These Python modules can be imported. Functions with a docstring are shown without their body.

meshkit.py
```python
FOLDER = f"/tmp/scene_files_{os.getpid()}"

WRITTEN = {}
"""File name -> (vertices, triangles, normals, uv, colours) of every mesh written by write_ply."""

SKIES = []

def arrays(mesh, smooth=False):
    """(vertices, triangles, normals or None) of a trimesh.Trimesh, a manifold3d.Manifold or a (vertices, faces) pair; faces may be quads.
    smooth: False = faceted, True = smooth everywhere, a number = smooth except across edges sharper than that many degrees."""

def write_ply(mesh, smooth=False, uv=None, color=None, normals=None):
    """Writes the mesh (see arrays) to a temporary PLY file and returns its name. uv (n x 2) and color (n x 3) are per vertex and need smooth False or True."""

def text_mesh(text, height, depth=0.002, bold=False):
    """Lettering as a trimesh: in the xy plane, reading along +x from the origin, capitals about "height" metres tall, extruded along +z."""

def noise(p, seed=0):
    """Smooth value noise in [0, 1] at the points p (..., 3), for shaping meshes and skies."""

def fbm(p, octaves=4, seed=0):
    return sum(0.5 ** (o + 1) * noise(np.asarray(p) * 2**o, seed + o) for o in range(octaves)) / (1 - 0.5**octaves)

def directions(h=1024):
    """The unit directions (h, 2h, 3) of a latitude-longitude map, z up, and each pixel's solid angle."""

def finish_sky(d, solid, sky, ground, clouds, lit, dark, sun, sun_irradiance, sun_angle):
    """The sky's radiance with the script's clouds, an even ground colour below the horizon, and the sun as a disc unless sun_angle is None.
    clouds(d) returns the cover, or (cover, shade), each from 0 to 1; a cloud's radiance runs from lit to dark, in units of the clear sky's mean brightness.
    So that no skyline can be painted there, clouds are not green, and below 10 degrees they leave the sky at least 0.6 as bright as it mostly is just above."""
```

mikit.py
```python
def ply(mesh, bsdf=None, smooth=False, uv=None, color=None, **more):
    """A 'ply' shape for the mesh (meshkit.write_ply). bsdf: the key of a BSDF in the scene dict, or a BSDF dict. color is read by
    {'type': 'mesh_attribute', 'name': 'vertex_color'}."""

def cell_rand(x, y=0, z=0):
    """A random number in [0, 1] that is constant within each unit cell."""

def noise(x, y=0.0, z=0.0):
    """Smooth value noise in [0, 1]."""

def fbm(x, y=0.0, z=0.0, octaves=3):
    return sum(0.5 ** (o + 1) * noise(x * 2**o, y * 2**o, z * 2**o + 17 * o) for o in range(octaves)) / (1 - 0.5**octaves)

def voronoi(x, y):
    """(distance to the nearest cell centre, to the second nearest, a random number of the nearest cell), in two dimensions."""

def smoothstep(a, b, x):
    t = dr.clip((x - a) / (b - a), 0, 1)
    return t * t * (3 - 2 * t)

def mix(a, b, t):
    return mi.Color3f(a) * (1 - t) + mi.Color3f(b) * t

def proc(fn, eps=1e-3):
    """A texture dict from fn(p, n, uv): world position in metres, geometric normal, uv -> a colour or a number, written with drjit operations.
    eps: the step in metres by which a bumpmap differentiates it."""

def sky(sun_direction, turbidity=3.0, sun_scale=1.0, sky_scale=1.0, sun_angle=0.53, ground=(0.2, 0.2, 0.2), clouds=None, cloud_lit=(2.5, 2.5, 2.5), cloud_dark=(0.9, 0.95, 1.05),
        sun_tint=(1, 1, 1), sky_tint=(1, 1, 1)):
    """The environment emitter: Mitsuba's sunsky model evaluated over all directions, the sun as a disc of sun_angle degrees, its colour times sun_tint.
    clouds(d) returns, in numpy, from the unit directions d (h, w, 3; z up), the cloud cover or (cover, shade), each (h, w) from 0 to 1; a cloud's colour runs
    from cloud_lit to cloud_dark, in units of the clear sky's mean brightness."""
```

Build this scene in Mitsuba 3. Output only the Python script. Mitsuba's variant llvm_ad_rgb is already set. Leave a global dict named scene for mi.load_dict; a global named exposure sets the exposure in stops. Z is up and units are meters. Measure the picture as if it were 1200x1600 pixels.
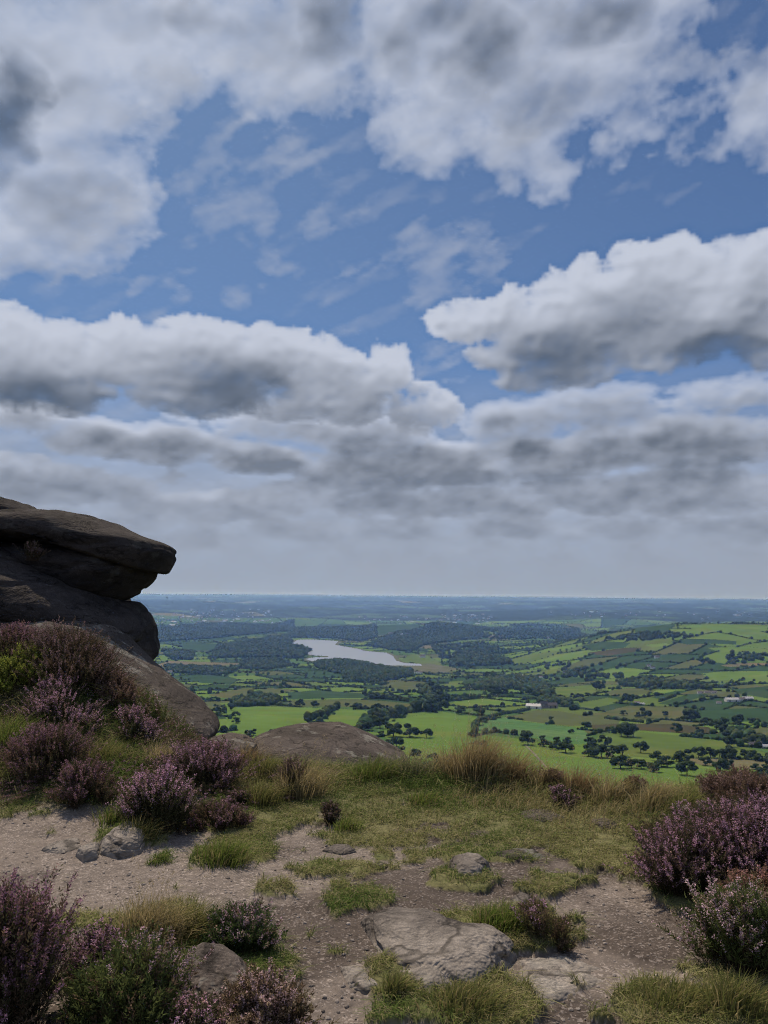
import math, random
import numpy as np
import drjit as dr
import mitsuba as mi
import trimesh
from scipy import ndimage
from scipy.spatial import Delaunay, cKDTree
import shapely
from shapely.geometry import Polygon, Point, LineString
import mikit, meshkit
from mikit import noise as tnoise, fbm as tfbm, voronoi as tvoronoi, smoothstep as tstep, mix as tmix

random.seed(7)
RNG = np.random.default_rng(11)
T = mi.ScalarTransform4f
scene, labels = {}, {}

# ------------------------------------------------------------------ camera, sky, sun, exposure
EYE = 1.6
PITCH, ROLL = math.radians(5.99), math.radians(0.5)
scene['camera'] = {'type': 'perspective', 'fov': 51.33, 'fov_axis': 'x', 'near_clip': 0.05, 'far_clip': 90000.0,
                   'to_world': T().look_at(origin=[0, 0, EYE], target=[0, math.cos(PITCH), EYE + math.sin(PITCH)],
                                           up=[-math.sin(ROLL), 0, math.cos(ROLL)])}
exposure = 1.3
SUN_AZ, SUN_EL = math.radians(-24), math.radians(54)
SUN = [math.sin(SUN_AZ) * math.cos(SUN_EL), math.cos(SUN_AZ) * math.cos(SUN_EL), math.sin(SUN_EL)]

# clouds: bodies as (azimuth, elevation, half width, half height, strength), all in degrees of sky
HIGH = [(-25.0, 31.8, 8.4, 6.39, 1.2), (-22.2, 25.9, 6.2, 4.87, 1.0), (-26.9, 23.9, 7.3, 4.07, 1.0), (-19.2, 35.0, 8.3, 3.64, 1.1), (-13.4, 36.8, 8.4, 4.28, 1.0), (-6.7, 36.4, 5.8, 4.74, 1.15), (-8.6, 34.6, 5.7, 3.15, 0.8), (1.7, 36.7, 5.9, 5.09, 1.0), (7.5, 36.1, 9.1, 5.11, 1.25), (14.2, 35.9, 8.7, 5.02, 1.0), (9.9, 31.7, 5.2, 3.31, 0.95), (11.9, 28.6, 2.1, 1.92, 0.7), (2.7, 32.8, 4.4, 4.02, 0.8), (18.7, 36.0, 5.3, 2.29, 0.7), (26.7, 30.6, 2.4, 2.89, 0.9), (19.9, 31.3, 6.5, 2.12, 0.2), ]
WISP = [(4.1, 23.3, 4.3, 3.34, 0.62), (-14.8, 20.5, 1.5, 1.16, 0.62), (-10.8, 20.6, 1.6, 0.84, 0.55), (-2.1, 22.7, 1.9, 1.09, 0.3), (-13.0, 27.1, 5.5, 6.21, 0.16), (-8.4, 14.0, 9.1, 2.67, 0.1), ]
CORE = [(-26.4, 29.1, 2.7, 4.51, 1.0), (-21.7, 24.8, 4.6, 2.67, 0.5), (-5.0, 37.2, 3.4, 2.68, 0.6), (7.5, 35.8, 4.3, 2.40, 0.6), (4.1, 37.6, 2.9, 1.33, 0.4), (15.6, 36.7, 3.7, 1.64, 0.6), (-12.9, 36.5, 2.8, 1.33, 0.35), (-16.0, 33.4, 2.7, 1.74, 0.3), (1.7, 35.6, 2.0, 1.73, 0.3), (12.2, 33.0, 4.2, 2.14, 0.45), (26.5, 31.8, 1.2, 1.67, 0.3), ]
CUM = [(24.4, 20.1, 4.3, 3.46, 1.2), (20.8, 20.9, 3.5, 2.89, 1.2), (18.2, 20.8, 3.2, 2.94, 1.1), (15.0, 20.5, 3.1, 2.66, 1.2), (12.0, 20.1, 3.3, 2.62, 1.1), (9.3, 19.3, 3.2, 1.89, 1.0), (6.2, 19.4, 2.9, 1.55, 1.0), (4.1, 19.3, 2.0, 1.21, 0.8), (13.8, 17.4, 5.8, 2.66, 1.2), (20.7, 17.7, 6.2, 2.72, 1.2), (25.9, 17.9, 4.6, 3.17, 1.2), (12.0, 15.5, 4.0, 1.49, 1.0), (8.8, 17.0, 2.8, 1.49, 0.8), (26.2, 21.0, 2.3, 2.46, 1.0), (-25.6, 15.9, 3.4, 2.57, 1.2), (-22.6, 15.7, 3.2, 2.39, 1.1), (-18.9, 16.1, 2.8, 2.44, 1.15), (-12.6, 17.0, 3.8, 2.59, 1.2), (-15.5, 16.0, 2.6, 2.23, 1.0), (-8.1, 16.7, 3.4, 2.54, 1.15), (-4.8, 15.9, 3.3, 2.48, 1.1), (-0.1, 16.2, 1.7, 2.58, 1.0), (-1.9, 14.2, 2.8, 2.07, 0.95), (2.5, 13.3, 3.1, 1.98, 1.0), (-23.1, 13.5, 4.8, 1.82, 1.1), (-12.5, 14.2, 5.8, 2.02, 1.1), (-5.7, 13.4, 4.6, 1.53, 0.9), (-26.3, 13.8, 2.3, 2.02, 1.0), ]
DARK = [(-23.9, 13.2, 5.1, 1.40, 1.0), (-20.3, 14.0, 2.5, 1.27, 0.6), (-12.1, 14.7, 4.9, 2.10, 1.0), (-8.0, 15.3, 2.8, 1.77, 0.7), (-2.9, 15.3, 2.3, 1.52, 0.5), (2.3, 12.2, 2.3, 1.09, 0.7), (-0.5, 13.1, 2.8, 1.18, 0.6), (12.4, 16.6, 4.9, 2.51, 1.0), (16.4, 18.1, 3.9, 2.11, 0.7), (22.7, 16.4, 5.2, 1.80, 1.0), (25.6, 18.7, 1.9, 2.37, 0.5), (10.2, 18.0, 2.3, 1.30, 0.5), (19.9, 19.8, 2.1, 1.22, 0.3), ]
LOW = [(-18.5, 10.5, 4.8, 1.47, 1.15), (-10.2, 9.6, 4.0, 1.26, 1.1), (-1.9, 8.7, 5.5, 1.56, 1.15), (5.1, 9.4, 6.0, 1.55, 1.2), (12.8, 10.0, 5.7, 1.60, 1.1), (18.4, 10.6, 5.4, 1.64, 0.85), (23.3, 10.3, 4.7, 1.68, 0.7), (-22.4, 7.3, 5.9, 1.36, 1.0), (-25.9, 7.7, 3.0, 1.40, 1.0), (7.3, 6.5, 5.4, 1.00, 1.0), (-0.0, 6.4, 4.2, 0.83, 0.7), (16.2, 7.2, 6.4, 1.32, 0.95), (23.2, 7.0, 4.7, 1.52, 0.9), (-12.3, 6.2, 5.7, 0.99, 0.75), (-6.0, 7.0, 3.7, 0.91, 0.6), (24.6, 4.4, 4.6, 0.75, 0.6), (12.7, 4.6, 7.0, 0.72, 0.5), (-1.9, 11.5, 5.6, 2.09, 0.75), (-8.4, 12.2, 5.5, 1.79, 0.6), (9.2, 12.5, 5.0, 1.52, 0.6), (15.0, 13.0, 4.8, 1.31, 0.5), (-23.8, 11.6, 3.1, 1.00, 0.55), (23.0, 13.3, 4.8, 1.08, 0.35), (-18.3, 5.1, 5.4, 0.78, 0.5), (-1.8, 4.4, 7.3, 0.64, 0.45), (-13.5, 3.5, 8.6, 0.53, 0.35), (7.3, 3.0, 9.8, 0.54, 0.3), ]



def cloud_layers(d):
    h, w = d.shape[:2]
    az = np.degrees(np.arctan2(d[..., 0], d[..., 1]))
    el = np.degrees(np.arcsin(np.clip(d[..., 2], -1, 1)))
    m = meshkit

    def fb(sx, sy, octaves, seed, a=az, e=el):
        return m.fbm(np.stack([a * sx, e * sy, a * 0 + seed * 3.7], -1), octaves, seed)

    def bodies(items, a, e, soft):
        F = np.full(a.shape, -1.0)
        for ca, ce, ra, re, s in items:
            sel = (np.abs(a - ca) < 2.2 * ra) & (np.abs(e - ce) < 2.2 * re)
            r2 = ((a[sel] - ca) / ra) ** 2 + ((e[sel] - ce) / re) ** 2
            v = s * (1 - r2 ** soft)
            f = F[sel]
            k = 0.25
            hh = np.clip(0.5 + 0.5 * (v - f) / k, 0, 1)
            F[sel] = f * (1 - hh) + v * hh + k * hh * (1 - hh)
        return F

    inview = np.clip((44 - np.abs(az)) / 8, 0, 1) * np.clip((47 - el) / 6, 0, 1)
    inview = inview * inview * (3 - 2 * inview)
    # general sky: the same broken cloud deck carried on over the whole dome
    z = np.maximum(d[..., 2], 0.0) + 0.09
    P = np.stack([d[..., 0] / z * 1.3, d[..., 1] / z * 1.3, d[..., 2] * 2 + 4], -1)
    G = (m.fbm(P, 7, 3) - 0.46) * 4.2
    # warped coordinates give ragged, curling edges
    wx = (fb(.16, .22, 6, 21) - .5) * 5.5
    wy = (fb(.16, .22, 6, 22) - .5) * 4.0
    A, E = az + wx, el + wy
    H = bodies(HIGH, az + wx * 1.25, el + wy * 1.2, .8)
    H = np.where(inview > 0, H * inview + (1 - inview) * G, G)
    fine = fb(.55, .75, 6, 31) - .5
    streak = m.fbm(np.stack([(az + el * .35) * .3, (el - az * .35) * .85, az * 0 + 2.], -1), 6, 41) - .5
    wisps = m.fbm(np.stack([(az + wx * .8) * .75, (el + wy * .8) * .9, az * 0 + 6.], -1), 4, 101) - .5
    dh = np.clip(H * .74 + .06 + fine * .78 + wisps * .38 + streak * .45, 0, None)
    W = bodies(WISP, A, E, .9)
    dw = np.clip(W * .55 + fine * .8 + streak * .8 - .02, 0, .5)
    veil = np.clip(streak * 1.1 + (fb(.05, .08, 3, 44) - .5) * 1.2, 0, .5) * .5
    # billows: ridged noise makes the cauliflower tops of the cumulus
    bil = 0
    for o in range(6):
        bil = bil + .5 ** (o + 1) * np.abs(2 * m.noise(np.stack([(az + wx * .25) * .38 * 2 ** o, (el + wy * .25) * .5 * 2 ** o, az * 0 + o], -1), 50 + o) - 1)
    bil = .36 - bil
    C = bodies(CUM, az + wx * .42, el + wy * .42, 1.25)
    dc = np.clip(C * .85 + bil * 1.55 + fine * .45 + .03, 0, None)
    lowfine = fb(.40, .85, 6, 61) - .5
    L = bodies(LOW, az + wx * 1.3, el + wy * .4, .8)
    belt = np.clip((el - 1.5) / 3, 0, 1) * np.clip((17 - el) / 5, 0, 1)
    outside = (m.fbm(np.stack([az * .07, el * .35, az * 0 + 9], -1), 6, 71) - .45) * 3.5
    L = L * inview + np.where(inview < 1, outside, 0) * (1 - inview)
    dl = np.clip(np.maximum(L, -.55) * .8 + lowfine * 1.7 + .12 + .22 * np.clip((12.5 - el) / 4, 0, 1), 0, None) * belt
    haze = np.clip((16.5 - el) / 9.5, 0, 1) ** 1.1 * (.86 + .3 * lowfine)
    broad_ = m.fbm(np.stack([az * .13, el * .2, az * 0 + 3], -1), 3, 111) - .5
    DK = np.clip(bodies(DARK, az + wx * 1.1, el + wy * .8, .6), 0, 1)
    K = bodies(CORE, az + wx * 1.3, el + wy, .8)
    cores = np.clip((m.fbm(P * 1.3, 5, 8) - .5) * 3, 0, 1)
    core = np.clip(K, 0, 1) * inview + cores * (1 - inview)
    rel = -bil
    relh = fb(.28, .4, 6, 91)
    return az, el, dh, dw * .85 + veil * .9 + .02, dc, dl, np.clip(haze, 0, .90), fine, lowfine, core, rel, relh, broad_, DK


def towards_sun(den, reach, du, dv):
    """Optical depth piled up from each point towards the sun, which stands above the frame and a little left; it spreads as it goes."""
    out, last = np.zeros_like(den), 0.0
    for k in (1, 2.5, 5, 8, 12, 17, 23, 30):
        if k > reach:
            break
        out += (k - last) * ndimage.shift(ndimage.gaussian_filter(den, .45 * k), (du * k, dv * k), order=1, mode='nearest')
        last = k
    return out


def clouds(d):
    az, el, dh, dw, dc, dl, haze, fine, lowfine, core, rel, relh, broad_, DK = cloud_layers(d)
    order = np.argsort(az[0])
    back = np.argsort(order)

    def s(x):
        return x[:, order]

    def relief(x, k):
        # how far a lump faces the sun (up and a little left in the picture of the sky)
        g = ndimage.gaussian_filter(x, k)
        return g - ndimage.shift(g, (1.6, .7), order=1, mode='nearest')

    dh_, dc_, dl_ = s(dh), s(dc), s(dl)
    th = ndimage.gaussian_filter(dh_, 6)
    tc = towards_sun(np.minimum(dc_, .9), 30, 1.0, .4)
    tl = towards_sun(np.minimum(dl_, .9), 12, 1.0, .4)
    el_ = s(el)
    ah = 1 - np.exp(-dh_ * 2.1)
    al = 1 - np.exp(-dl_ * 4.0)
    aw = 1 - np.exp(-s(dw) * 2.2)
    lit_c = relief(s(rel), 1.0)
    lit_h = relief(s(relh), 1.6)
    # shade: 0 = brightly lit, 1 = grey underside
    td = towards_sun(np.minimum(dc_, .9), 18, -1.0, 0)
    broad = s(broad_)
    sh = np.clip(.10 + np.clip(th - .55, 0, None) * .26 + s(core) * .82 + s(fine) * .20 + lit_h * 2.4 + broad * .5, 0, 1)
    depth = 1 - np.exp(-tc * .085)
    base = depth * np.exp(-td * .10)
    raw_c = np.clip(.34 * depth + .52 * base + .95 * ndimage.gaussian_filter(s(DK), 5) + s(fine) * .14 + lit_c * .65 + broad * .5 * depth - .08, 0, None)
    flat = (1 - np.exp(-tl * .15)) * .95 + ndimage.gaussian_filter(dl_, 3) * .20 - .05
    sl = np.clip(.95 * np.tanh(np.maximum(flat, 0) * 1.45) - .04 + s(lowfine) * .36 + lit_c * .6 + s(fine) * .12, 0, None)
    sl, sc_, sh = (np.where(q > .7, .7 + .3 * np.tanh((q - .7) / .3), q) for q in (sl, raw_c, sh))
    ac = 1 - np.exp(-dc_ * np.clip(7 - 5.5 * ndimage.gaussian_filter(sc_, 4), 2.2, 6.5))
    hz = s(haze)
    cover = np.zeros_like(dh_)
    col = np.zeros_like(dh_)
    for a, sd in ((aw * .75, np.full_like(dh_, .22)), (ah, sh), (hz, np.full_like(dh_, .45) + s(lowfine) * .38 * np.clip(el_ / 7, .15, 1)), (al * np.clip((el_ - 2) / 7, .12, 1), sl), (ac, sc_)):
        col = col * (1 - a) + sd * a
        cover = cover * (1 - a) + a
    shade = col / np.maximum(cover, 1e-4)
    # keep the billows crisp
    shade = shade + 1.1 * (shade - ndimage.gaussian_filter(shade, 1.3)) + .35 * (shade - ndimage.gaussian_filter(shade, 4))
    cover = cover + .45 * (cover - ndimage.gaussian_filter(cover, 1.3))
    return np.clip(cover, 0, 1)[:, back], np.clip(shade, 0, 1)[:, back]


scene['sky'] = mikit.sky(SUN, turbidity=3, sun_scale=1.2, sky_scale=0.9, clouds=clouds, cloud_lit=(3.2, 3.45, 4.05), cloud_dark=(.54, .69, .95), sky_tint=(.60, .75, .95))


# ------------------------------------------------------------------ helpers
def nfb(x, y, z=0.0, octaves=3):
    """mikit.fbm in numpy: the same numbers, so that plants can follow the ground's own pattern."""
    x, y = np.asarray(x, float), np.asarray(y, float)
    z = np.broadcast_to(np.asarray(z, float), x.shape)
    out = 0
    for o in range(octaves):
        out = out + .5 ** (o + 1) * meshkit.noise(np.stack([x * 2 ** o, y * 2 ** o, z * 2 ** o + 17 * o], -1) + 1000000)
    return out / (1 - .5 ** octaves)


def sstep(a, b, x):
    t = np.clip((np.asarray(x, float) - a) / (b - a), 0, 1)
    return t * t * (3 - 2 * t)


def key_for(name):
    if name not in scene and name not in labels:
        return name
    k = 1
    while f'{name}_{k:03d}' in scene or f'{name}_{k:03d}' in labels:
        k += 1
    return f'{name}_{k:03d}'


def thing(name, label, category, group=None):
    key = key_for(name)
    labels[key] = {'label': label, 'category': category}
    if group:
        labels[key]['group'] = group
    return key


def put(key, shape, kind=None, label=None):
    """One entry of the scene; the key of a part starts with its thing's key and two underscores."""
    key = key_for(key)
    scene[key] = shape
    if kind:
        labels.setdefault(key, {})['kind'] = kind
    if label:
        labels.setdefault(key, {})['label'] = label
    return key


def join(parts):
    """(vertices, faces, colours) of many into one."""
    vs, fs, cs, at = [], [], [], 0
    for p in parts:
        vs.append(p[0]); fs.append(p[1] + at); at += len(p[0])
        if len(p) > 2:
            cs.append(p[2])
    return np.vstack(vs), np.vstack(fs), (np.vstack(cs) if cs else None)


# ------------------------------------------------------------------ the shape of the land
def lip_line(x):
    """Where the summit ground breaks off towards the valley."""
    return 7.15 - .05 * x + .5 * np.tanh((-x - .3) * 1.4) + .30 * np.sin(x * 1.3 + 1.0) * np.exp(-(x / 6) ** 2) + 1.4 * sstep(1.2, 3.2, -x)


DROP_Q = [0, .7, 2, 5, 30, 140, 390, 690, 1000, 1500, 2200, 3000, 3400, 5400, 6500, 8000, 10500, 14000, 19000, 25000, 29000, 34000]
DROP_Z = [0, -.35, -1.6, -4.5, -24, -72, -118, -150, -173, -207, -246, -277, -283, -283, -270, -262, -240, -215, -165, -95, -16, 8]

LAKE = [(-0.1, -0.1)]   # filled below


def far_land(x, y):
    """Height of the land beyond the lip, from the hillside to the skyline."""
    x, y = np.asarray(x, float), np.asarray(y, float)
    r = np.hypot(x, y)
    yy = np.maximum(y - lip_line(np.clip(x, -8, 8)), 0)
    w = sstep(60, 900, r)
    q = yy * (1 - w) + w * np.where(y > 0, np.hypot(np.maximum(y, 0), .75 * x), 0)
    z = np.interp(q, DROP_Q, DROP_Z)
    # the farmed hill on the right, the wooded hill behind the water, and the rolling skyline
    z = z + 178 * sstep(430, 1330, x) * np.exp(-((y - 3450) / 950) ** 2)
    z = z + 60 * np.exp(-((x - 330) / 560) ** 2 - ((y - 6300) / 600) ** 2)
    z = z + 26 * np.exp(-((x - 900) / 420) ** 2 - ((y - 1900) / 330) ** 2) - 8 * np.exp(-((x - 150) / 300) ** 2 - ((y - 1350) / 200) ** 2)
    flat = sstep(2600, 3100, y) * (1 - sstep(5300, 6000, y)) * (1 - sstep(500, 1500, np.abs(x + 150)))
    z = z + (nfb(x / 420, y / 420, 3, 3) - .5) * 18 * sstep(500, 1100, r) * (1 - flat) * (1 - .6 * sstep(9000, 15000, r))
    roll = (nfb(x / 3300, y / 1500, 5, 4) - .5) * 2
    z = z + (roll + .8 * (np.abs(2 * nfb(x / 5200 + 3, y / 2100, 9, 3) - 1) * 2 - .55)) * 95 * sstep(5600, 8500, r) * (1 - .72 * sstep(17000, 27000, r))
    back = sstep(0, -40, y)
    return z * (1 - back) + back * (nfb(x / 30, y / 30, 2, 3) - .4) * 2


def bank(x, y):
    """The heathery bank that rises to the left of the path, and the low shoulder on the right."""
    left = .66 * sstep(-1.3, -3.4, x + .25 * (y - 7)) * sstep(6.2, 9.0, y)
    left = left + .10 * sstep(-.7, -2.2, x) * sstep(5.6, 6.6, y)
    left = left + .22 * sstep(-2.0, -3.2, x) * sstep(7.2, 8.4, y)
    right = .18 * sstep(1.5, 2.6, x) * sstep(3.2, 4.6, y) * (1 - sstep(6, 7, y))
    low = .10 * sstep(-.7, -1.6, x) * (1 - sstep(3.6, 4.3, y))
    return left + right + low


def near_land(x, y):
    x, y = np.asarray(x, float), np.asarray(y, float)
    z = far_land(x, y) + bank(x, y) * (1 - sstep(0, 3, y - lip_line(x) - 1.2 * sstep(1.2, 3.2, -x)))
    z = z + (nfb(x * .55, y * .55, 1, 4) - .5) * .16 + (nfb(x * 2.1, y * 2.1, 4, 4) - .5) * .045
    t = turf_np(x, y)
    z = z + .016 * t - .02 * (1 - t) * sstep(.5, .65, nfb(x * 1.3, y * 1.3, 8, 3))
    return z


# turf: (x, y, half width, half depth, strength) of the grassy patches on the trodden ground
TURF = [(-0.19, 6.82, 0.99, 0.9, 1.3), (0.71, 6.46, 1.03, 0.92, 1.25), (1.43, 5.6, 0.52, 0.61, 1.2), (1.92, 5.96, 0.37, 0.82, 1.1), (-0.86, 6.42, 0.53, 0.95, 1.25), (-0.89, 5.37, 0.25, 0.45, 1.0), (-1.01, 5.15, 0.22, 0.25, 1.15), (-0.14, 4.99, 0.36, 0.21, 1.05), (-0.02, 4.53, 0.17, 0.24, 0.95), (-0.2, 4.48, 0.1, 0.24, 0.85), (0.45, 4.73, 0.25, 0.21, 1.1), (0.61, 4.09, 0.37, 0.27, 1.0), (0.46, 4.11, 0.19, 0.14, 0.9), (0.95, 4.7, 0.14, 0.2, 0.85), (0.36, 3.34, 0.24, 0.18, 1.2), (1.21, 3.31, 0.35, 0.18, 1.2), (1.56, 3.53, 0.21, 0.26, 1.1), (-1.33, 5.01, 0.12, 0.12, 0.85), (0.04, 3.52, 0.07, 0.14, 1.0), (-1.62, 5.81, 0.31, 0.62, 1.1), (1.99, 5.34, 0.42, 1.46, 1.2), (-1.01, 3.68, 0.31, 0.51, 1.1), (-1.5, 3.53, 0.18, 0.49, 1.1), (-0.54, 3.61, 0.16, 0.29, 1.0), (0.88, 3.27, 0.1, 0.07, 0.8), (-0.54, 4.55, 0.14, 0.1, 0.6), (0.42, 5.25, 0.49, 0.23, 0.9), (0.83, 4.59, 0.25, 0.14, 0.7), (-2.41, 6.55, 0.6, 0.5, 1.1), (-0.16, 5.64, 0.57, 0.24, 0.9)]



def turf_field(x, y, fb, mx, ex):
    s = 0.0 * x
    for a, b, ra, rb, k in TURF:
        dx, dy = (x - a) / ra, (y - b) / rb
        s = mx(s, k * ex(-(dx * dx + dy * dy) * .9))
    # the banks and the ground beyond the lip are overgrown throughout
    return s + (fb(x * 2.2, y * 2.2, 3.0, 4) - .5) * .95 + (fb(x * 9.0, y * 9.0, 6.0, 4) - .5) * 1.1


def turf_np(x, y):
    f = turf_field(x, y, nfb, np.maximum, np.exp)
    wild = np.maximum(sstep(6.3, 6.9, y + .5 * np.sin(x * 2)) * sstep(-.9, -1.6, x), sstep(-.6, .1, y - lip_line(x)))
    return np.clip(np.maximum(sstep(.40, .58, f), wild), 0, 1)


def turf_tex(x, y):
    f = turf_field(x, y, tfbm, dr.maximum, dr.exp)
    lip = 7.15 - .05 * x + .5 * dr.tanh((-x - .3) * 1.4) + .30 * dr.sin(x * 1.3 + 1.0) * dr.exp(-(x / 6) * (x / 6)) + 1.4 * tstep(1.2, 3.2, -x)
    wild = dr.maximum(tstep(6.3, 6.9, y + .5 * dr.sin(x * 2)) * tstep(.9, 1.6, -x), tstep(-.6, .1, y - lip))
    return dr.clip(dr.maximum(tstep(.40, .58, f), wild), 0, 1)


def polar_grid(radii, azimuths, zf):
    a, r = np.meshgrid(azimuths, radii)
    x, y = r * np.sin(a), r * np.cos(a)
    v = np.stack([x, y, zf(x, y)], -1).reshape(-1, 3)
    n, m = len(radii), len(azimuths)
    i, j = np.meshgrid(np.arange(n - 1), np.arange(m), indexing='ij')
    jn = (j + 1) % m
    q = np.stack([i * m + j, (i + 1) * m + j, (i + 1) * m + jn, i * m + jn], -1).reshape(-1, 4)
    f = np.vstack([q[:, [0, 2, 1]], q[:, [0, 3, 2]]])
    return v, f


def azimuth_ring(front, n_front, n_back):
    f = np.radians(front)
    return np.concatenate([np.linspace(-f, f, n_front), np.linspace(f, 2 * np.pi - f, n_back + 2)[1:-1]])


RING = azimuth_ring(34, 430, 60)
R_NEAR = 13.0


# ------------------------------------------------------------------ the summit ground: trodden grit, soil and turf
def ground_colour(p, n, uv):
    x, y = p.x, p.y
    t = turf_tex(x, y)
    grit = tfbm(x * 42, y * 42, p.z * 42, 3)
    fleck = tstep(.62, .78, tnoise(x * 120, y * 120, p.z * 60))
    damp = tstep(.42, .62, tfbm(x * 1.5 + 3, y * 1.5, 2.0, 5))
    bare = tmix((.150, .129, .115), (.070, .058, .051), damp)
    bare = bare * (.62 + .76 * grit) + fleck * mi.Color3f(.11, .10, .095)
    thatch = tmix((.150, .140, .070), (.075, .088, .034), tfbm(x * 5, y * 5, 1.0, 4)) * (.5 + grit)
    return tmix(bare, thatch, t)


scene['mat_ground'] = {'type': 'bumpmap', 'scale': .012, 'arbitrary': mikit.proc(lambda p, n, uv: tfbm(p.x * 30, p.y * 30, p.z * 30, 4), eps=.004),
                       'bsdf': {'type': 'twosided', 'bsdf': {'type': 'principled', 'base_color': mikit.proc(ground_colour), 'roughness': .95, 'specular': .15}}}
near_radii = np.concatenate([np.geomspace(.4, 2.6, 14)[:-1], np.geomspace(2.6, R_NEAR, 300)])
gv, gf = polar_grid(near_radii, RING, near_land)
scene['summit_ground'] = mikit.ply((gv, gf), 'mat_ground', smooth=True)
labels['summit_ground'] = {'kind': 'structure'}


def ground_z(x, y):
    return near_land(x, y)


# ------------------------------------------------------------------ gritstone
def rock_colour(a, b, spots, scale=1.0):
    def fn(p, n, uv):
        g = tfbm(p.x * 26 * scale, p.y * 26 * scale, p.z * 26 * scale, 4)
        big = tfbm(p.x * 1.7, p.y * 1.7, p.z * 3.4, 4)
        c = tmix(a, b, tstep(.38, .64, big)) * (.5 + g)
        grain = tstep(.6, .8, tnoise(p.x * 170, p.y * 170, p.z * 170))
        c = c + grain * mi.Color3f(.035, .033, .030)
        lich = tstep(.62, .69, tfbm(p.x * 4.3 + 7, p.y * 4.3, p.z * 4.3, 4) + .12 * (tnoise(p.x * 40, p.y * 40, p.z * 40) - .5))
        seam = tfbm(p.x * 2.3 + 1, p.y * 2.3, p.z * 5.0, 4) - .5
        c = c * (.42 + .58 * tstep(.004, .022, dr.abs(seam)))
        return tmix(c, mi.Color3f(.26, .26, .235) * (.7 + .6 * g), lich * spots)
    return mikit.proc(fn)


def rock_bsdf(name, a, b, spots, bump=.014):
    scene[name] = {'type': 'bumpmap', 'scale': bump,
                   'arbitrary': mikit.proc(lambda p, n, uv: tfbm(p.x * 14, p.y * 14, p.z * 22, 5) + .25 * tnoise(p.x * 90, p.y * 90, p.z * 90), eps=.004),
                   'bsdf': {'type': 'twosided', 'bsdf': {'type': 'principled', 'base_color': rock_colour(a, b, spots), 'roughness': .92, 'specular': .2}}}


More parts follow.
